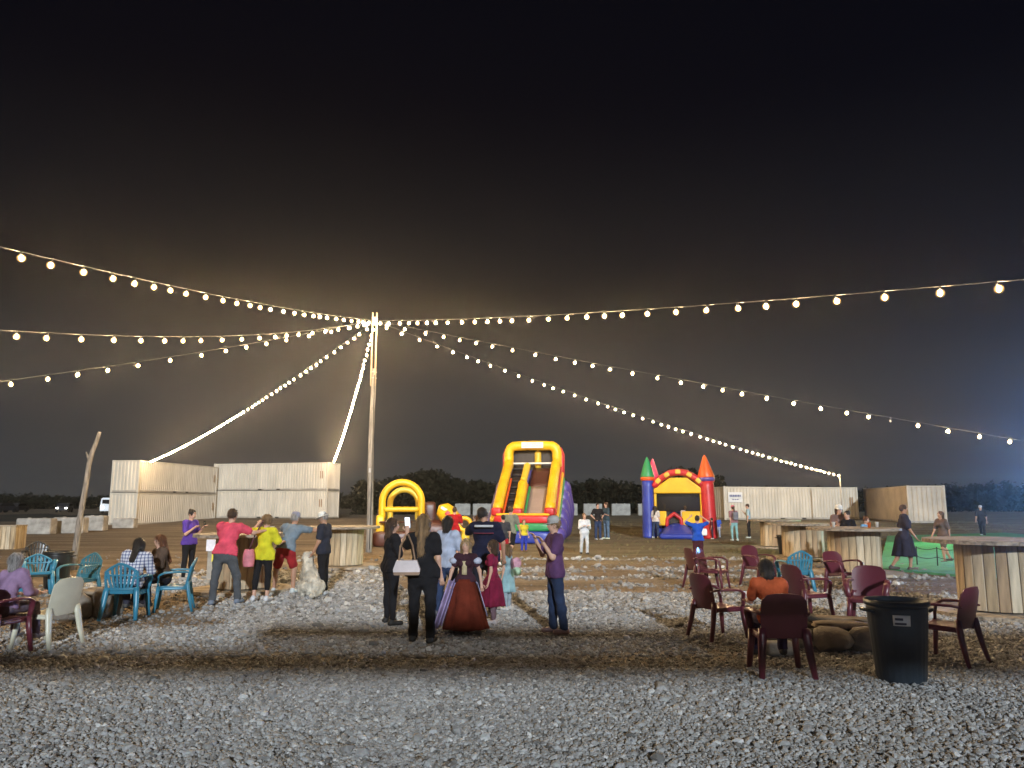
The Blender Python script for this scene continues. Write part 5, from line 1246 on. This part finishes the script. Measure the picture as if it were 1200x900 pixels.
person(gp(769, 631), 140, 1.58, 'person in white top and jeans at the left tower of castle', 'relax', top=((.62, .58, .56), .8), bottom=('trousers', JEAN), shoes=(.6, .6, .6), hair=('long', 'dark'), fem=True, group=gf)
person(gp(780, 630), 178, 1.66, 'person in grey shirt watching at the castle front', 'fold', top=((.20, .21, .24), .8), bottom=('trousers', (.05, .05, .08)), hair=('short', 'blond'), group=gf)
person(gp(804, 631), 195, 1.60, 'person in pale pink shirt at the castle doorway', 'relax', top=((.60, .50, .50), .7), bottom=('shorts', (.04, .04, .05)), hair=('short', 'brown'), group=gf)
person(gp(835, 632), 240, .98, 'small child in dark clothes beside the red castle tower', 'relax', top=((.12, .03, .04), .8), bottom=('trousers', (.06, .03, .05)), kid=True, hair=('short', 'dark'), group=gf)
person(gp(842, 630), 160, 1.02, 'small child in bright blue beside the red castle tower', 'stand', top=((.06, .14, .60), .9), bottom=('trousers', (.45, .47, .55)), kid=True, hair=('short', 'blond'), group=gf)
bk = person(gp(861, 634), 190, 1.62, 'person in pink cap and teal leggings with backpack before pale container', 'walk', dict(th_l=(.03, -.1, -1), th_r=(-.03, .08, -1), ca_r=(0, .15, -1)), top=((.30, .15, .17), .8), bottom=('leggings', (.25, .48, .50)), shoes=(.5, .6, .6), hair=('pony', 'brown'), hat=('cap', (.55, .15, .2)), fem=True, group=gf)
MB().box((0, .2, 1.22), (.28, .16, .4), bev=.05).build('backpack', [fabric('pack_grey', (.2, .2, .24))], bk)
person(gp(878, 631), 250, 1.68, 'person in pale blue shirt and black trousers before pale container', 'phone1', top=((.42, .55, .58), .8), bottom=('trousers', BLK), shoes=(.5, .55, .5), hair=('short', 'brown'), group=gf)
person((gp(817, 664)[0], 21.5), 185, 1.38, 'child in blue shirt with hands on head behind maroon chairs', 'headup', top=((.02, .09, .50), .7), bottom=('trousers', (.07, .02, .03)), kid=True, hair=('short', 'dark'), group=gt)
# right tables
sx3, sy3 = S3
person((W(983, 600, sy3 + 1.8).x, sy3 + 1.8), -8, 1.66, 'person with white cap behind spool table, body turned to the left', 'fold', top=((.16, .10, .09), .7), bottom=('trousers', BLK), hair=('long', 'brown'), hat=('cap', (.66, .66, .66)), fem=True, group=gt)
person((W(993, 600, sy3 + 1.45).x, sy3 + 1.45), -60, 1.52, 'person in black top with dark bun behind spool table', 'phone1', top=(BLK, .8), bottom=('trousers', BLK), hair=('bun', 'dark'), fem=True, group=gt)
person((W(1013, 600, sy3 + 1.6).x, sy3 + 1.6), 40, 1.36, 'child in light blue shirt holding a cup behind spool table', 'phone', top=((.16, .36, .60), .7), bottom=('trousers', BLK), hair=('bun', 'red'), kid=True, group=gt)
person(gp(1062, 670), 70, 1.72, 'person in dark dress walking past the green court', 'walk', top=((.035, .03, .045), .8, .03, .1), bottom=('none',), dress=((.03, .026, .04), .58, .31), shoes=(.08, .07, .06), hair=('short', 'brown'), fem=True, group=gt, skin='m')
person(gp(1108, 660), -75, 1.52, 'person in brown top walking across the green court', 'walk', top=((.12, .085, .075), .8), bottom=('shorts', (.10, .07, .05)), shoes=(.1, .08, .06), hair=('bob', 'brown'), fem=True, group=gt, skin='m')
person(gp(1152, 629), -40, 1.60, 'person in black with white scarf at the far end of green court', 'walk', top=((.03, .03, .04), .8), bottom=('trousers', (.03, .03, .04)), shoes=(.7, .7, .7), hair=('short', 'dark'), hat=('cap', (.6, .6, .62)), group=gt)
# seated
a, b_ = gp(915, 790); person((a, b_ + .06), 176, 1.42, 'seated person in orange shirt seen from behind in maroon chair', 'sit', dict(sp=(0, -.7, 1), hd=(.05, -.5, 1), ua_l=(.2, -.6, -.9), ua_r=(-.2, -.6, -.9)), top=((.42, .085, .03), .7, .02), bottom=('trousers', (.04, .03, .08)), shoes=(.05, .05, .06), hair=('bob', 'dark'), seat=.45, fem=True, group=gq)
a, b_ = gp(146, 725); person((a, b_ + .06), 186, 1.46, 'seated person in blue and white checked shirt in turquoise chair', 'sit', dict(sp=(-.1, -.4, 1), hd=(0, -.3, 1)), top=(checked(), 1.3, .028, .1), bottom=('trousers', (.04, .04, .06)), shoes=(.05, .05, .05), hair=('long', 'dark'), seat=.45, wide=1.1, group=gq)
a, b_ = gp(188, 716); person((a, b_ + .05), -42, 1.46, 'seated long-haired person in brown top looking to one side', 'sit', dict(sp=(-.1, -.2, 1)), top=((.09, .06, .045), 1.6, .02), bottom=('trousers', (.02, .018, .025)), shoes=(.12, .1, .09), hair=('longwavy', 'red'), seat=.45, fem=True, group=gq, yaw=-10)
a, b_ = gp(-6, 768); person((a, b_ + .06), 168, 1.36, 'seated grey-haired person in lavender at the left edge of chairs', 'sit', dict(sp=(.1, -.45, 1)), top=((.28, .18, .30), 1.5, .024), bottom=('trousers', (.13, .1, .13)), shoes=(.2, .18, .18), hair=('bob', 'grey'), seat=.45, fem=True, group=gq)

# ------------------------------------------------------------------ bags, cups, dog
BAGW = mat('bag_pale', (.58, .50, .50), .45, .1, 5, spec=.4); BAGT = mat('bag_tan_trim', (.25, .15, .09), .5)
p = root_info[p7.name]('sh', 'r'); q7 = Vector(p7.location)
bg_ = empty('shoulder_bag', (q7.x - .17, q7.y - .24, .86), R(4), 'pale pink shoulder bag with tan base carried at the hip', 'bag')
MB().prism([(-.155, 0), (.155, 0), (.165, .06), (.125, .17), (-.125, .17), (-.165, .06)], -.065, .065, T=T).build('bag_body', [BAGW], bg_)
MB().prism([(-.15, -.006), (.15, -.006), (.163, .03), (-.163, .03)], -.07, .07, T=T).build('bag_base', [BAGT], bg_)
MB().tube([(-.1, 0, .16), (-.09, .07, .32), (-.04, .16, .46), (.0, .18, .47), (.06, .10, .34), (.1, 0, .16)], .012, 6).build('strap', [BAGT], bg_)
p = Vector(p3.location)
b2 = empty('shoulder_bag', (p.x - .2, p.y - .2, .62), R(10), 'soft pink bag hanging at the side of person in yellow', 'bag')
pl_ = MB(); pl_.sheet(lambda u, v: (.12 * math.cos(u * 6.283) * (.6 + .8 * v - .7 * v * v), .07 * math.sin(u * 6.283), .3 - .3 * v), 18, 8, .01); pl_.build('bag_body', [mat('bag_pink', (.62, .20, .24), .6, .15, 8)], b2)
MB().tube([(0, .02, .29), (.08, .05, .55), (.2, .12, .80)], .012, 6).build('strap', [mat('strap_dark', (.1, .03, .05), .6)], b2)
CUPW = mat('cup_white', (.7, .7, .7), .4, .03); CUPO = mat('cup_orange', (.7, .16, .03), .4)
def cup(x, y, z, label, m):
    o = empty('cup', (x, y, z), 0, label, 'cup', 'cups on the spool tables'); MB().lathe([(.0, .003), (.03, .0), (.042, .12), (.045, .122), (.04, .118), (.028, .008), (.0, .008)], 18).build('cup_body', [m], o); MB().lathe([(.041, .122), (.046, .118), (.047, .125), (.042, .128)], 18).build('cup_rim', [m], o); return o
zt = ground_z(*S3) + SPOOL_H + .012
cup(sx3 + .72, sy3 + .25, zt, 'white cup beside the child in light blue', CUPW); cup(sx3 + .25, sy3 - .35, zt, 'orange cup on the table with seated group', CUPO); cup(sx3 - .35, sy3 + .3, zt, 'white cup before the person with white cap', CUPW)
cup(S1[0] + .5, S1[1] + .1, SPOOL_H + .012, 'white cup before the person in yellow blouse', CUPW)
# dog: sitting, cream, thick coat
def dog(loc, face):
    root = empty('dog', (loc[0], loc[1], .012), R(face), 'fluffy cream dog sitting beside the person in white hat', 'dog')
    S = SDF()
    S.cap((0, .18, .17), (0, -.02, .36), .155, .145, .06); S.cap((0, -.02, .36), (0, -.12, .50), .14, .12, .06); S.cap((0, -.1, .5), (0, -.17, .66), .105, .085, .05)
    S.ell((0, -.20, .72), (.085, .095, .085), None, .04); S.cap((0, -.26, .70), (0, -.345, .685), .052, .036, .03)
    for sx in (-1, 1):
        S.cap((sx * .085, -.12, .42), (sx * .085, -.17, .22), .062, .047, .03); S.cap((sx * .085, -.17, .22), (sx * .085, -.175, .04), .045, .036, .03); S.cap((sx * .085, -.17, .035), (sx * .085, -.23, .03), .036, .03, .02)
        S.cap((sx * .13, .16, .2), (sx * .17, -.05, .19), .10, .075, .04); S.cap((sx * .17, -.05, .17), (sx * .165, .08, .06), .055, .045, .03); S.cap((sx * .165, .07, .035), (sx * .17, -.09, .03), .038, .033, .02)
        S.cap((sx * .065, -.185, .785), (sx * .105, -.175, .70), .028, .022, .02)
    S.cap((0, .28, .1), (.12, .42, .05), .06, .04, .04)
    def nose(b):
        vs, fc = ico(1, .02); b.add([v + Vector((0, -.383, .695)) for v in vs], fc, 1, True)
        for sx in (-1, 1): vs, fc = ico(1, .012); b.add([v + Vector((sx * .04, -.278, .745)) for v in vs], fc, 1, True)
    COAT = mat('dog_coat', (.66, .60, .50), .9, .25, 10, 1.0, 60, stretch=(1, 1, .5), spec=.1)
    sdf_object(S, 'body', COAT, root, .014, noise=.010, extra=nose, mats=[COAT, PHB])
    rnd = random.Random(6); b = MB()
    V, Q = S.mesh(.03)
    for v in V:
        if rnd.random() < .9 and v[2] > .05:
            n_ = Vector(v) - Vector((0, .05, .38)); n_.normalize(); d_ = (n_ * .6 + Vector((rnd.uniform(-.4, .4), rnd.uniform(-.4, .4), -.75))).normalized() * rnd.uniform(.03, .06); q_ = n_.cross(d_); 
            if q_.length < 1e-6: continue
            q_ = q_.normalized() * .011; p_ = Vector(v) - n_ * .005; b.add([p_ - q_, p_ + q_, p_ + d_], [(0, 1, 2)])
    tag(b.build('fur', [COAT], root), kind='stuff')
    MB().lathe([(.112, 0), (.118, .012), (.112, .025)], 18).build('collar', [mat('collar_dark', (.1, .03, .03), .6)], root, (0, -.125, .54))
dog((gp(377, 693)[0], 14.75), 215)
# ------------------------------------------------------------------ the night air
hb = MB().box((0, 90, 4.6), (560, 330, 11.6))
hz = hb.build('haze', [])
hm = bpy.data.materials.new('night_air'); hm.use_nodes = True; t = hm.node_tree; t.nodes.clear()
om = t.nodes.new('ShaderNodeOutputMaterial'); pv = t.nodes.new('ShaderNodeVolumePrincipled')
pv.inputs['Color'].default_value = (.95, .95, .95, 1); pv.inputs['Density'].default_value = HAZE; pv.inputs['Anisotropy'].default_value = .9
t.links.new(pv.outputs[0], om.inputs['Volume']); hz.data.materials.append(hm)
tag(hz, kind='stuff')
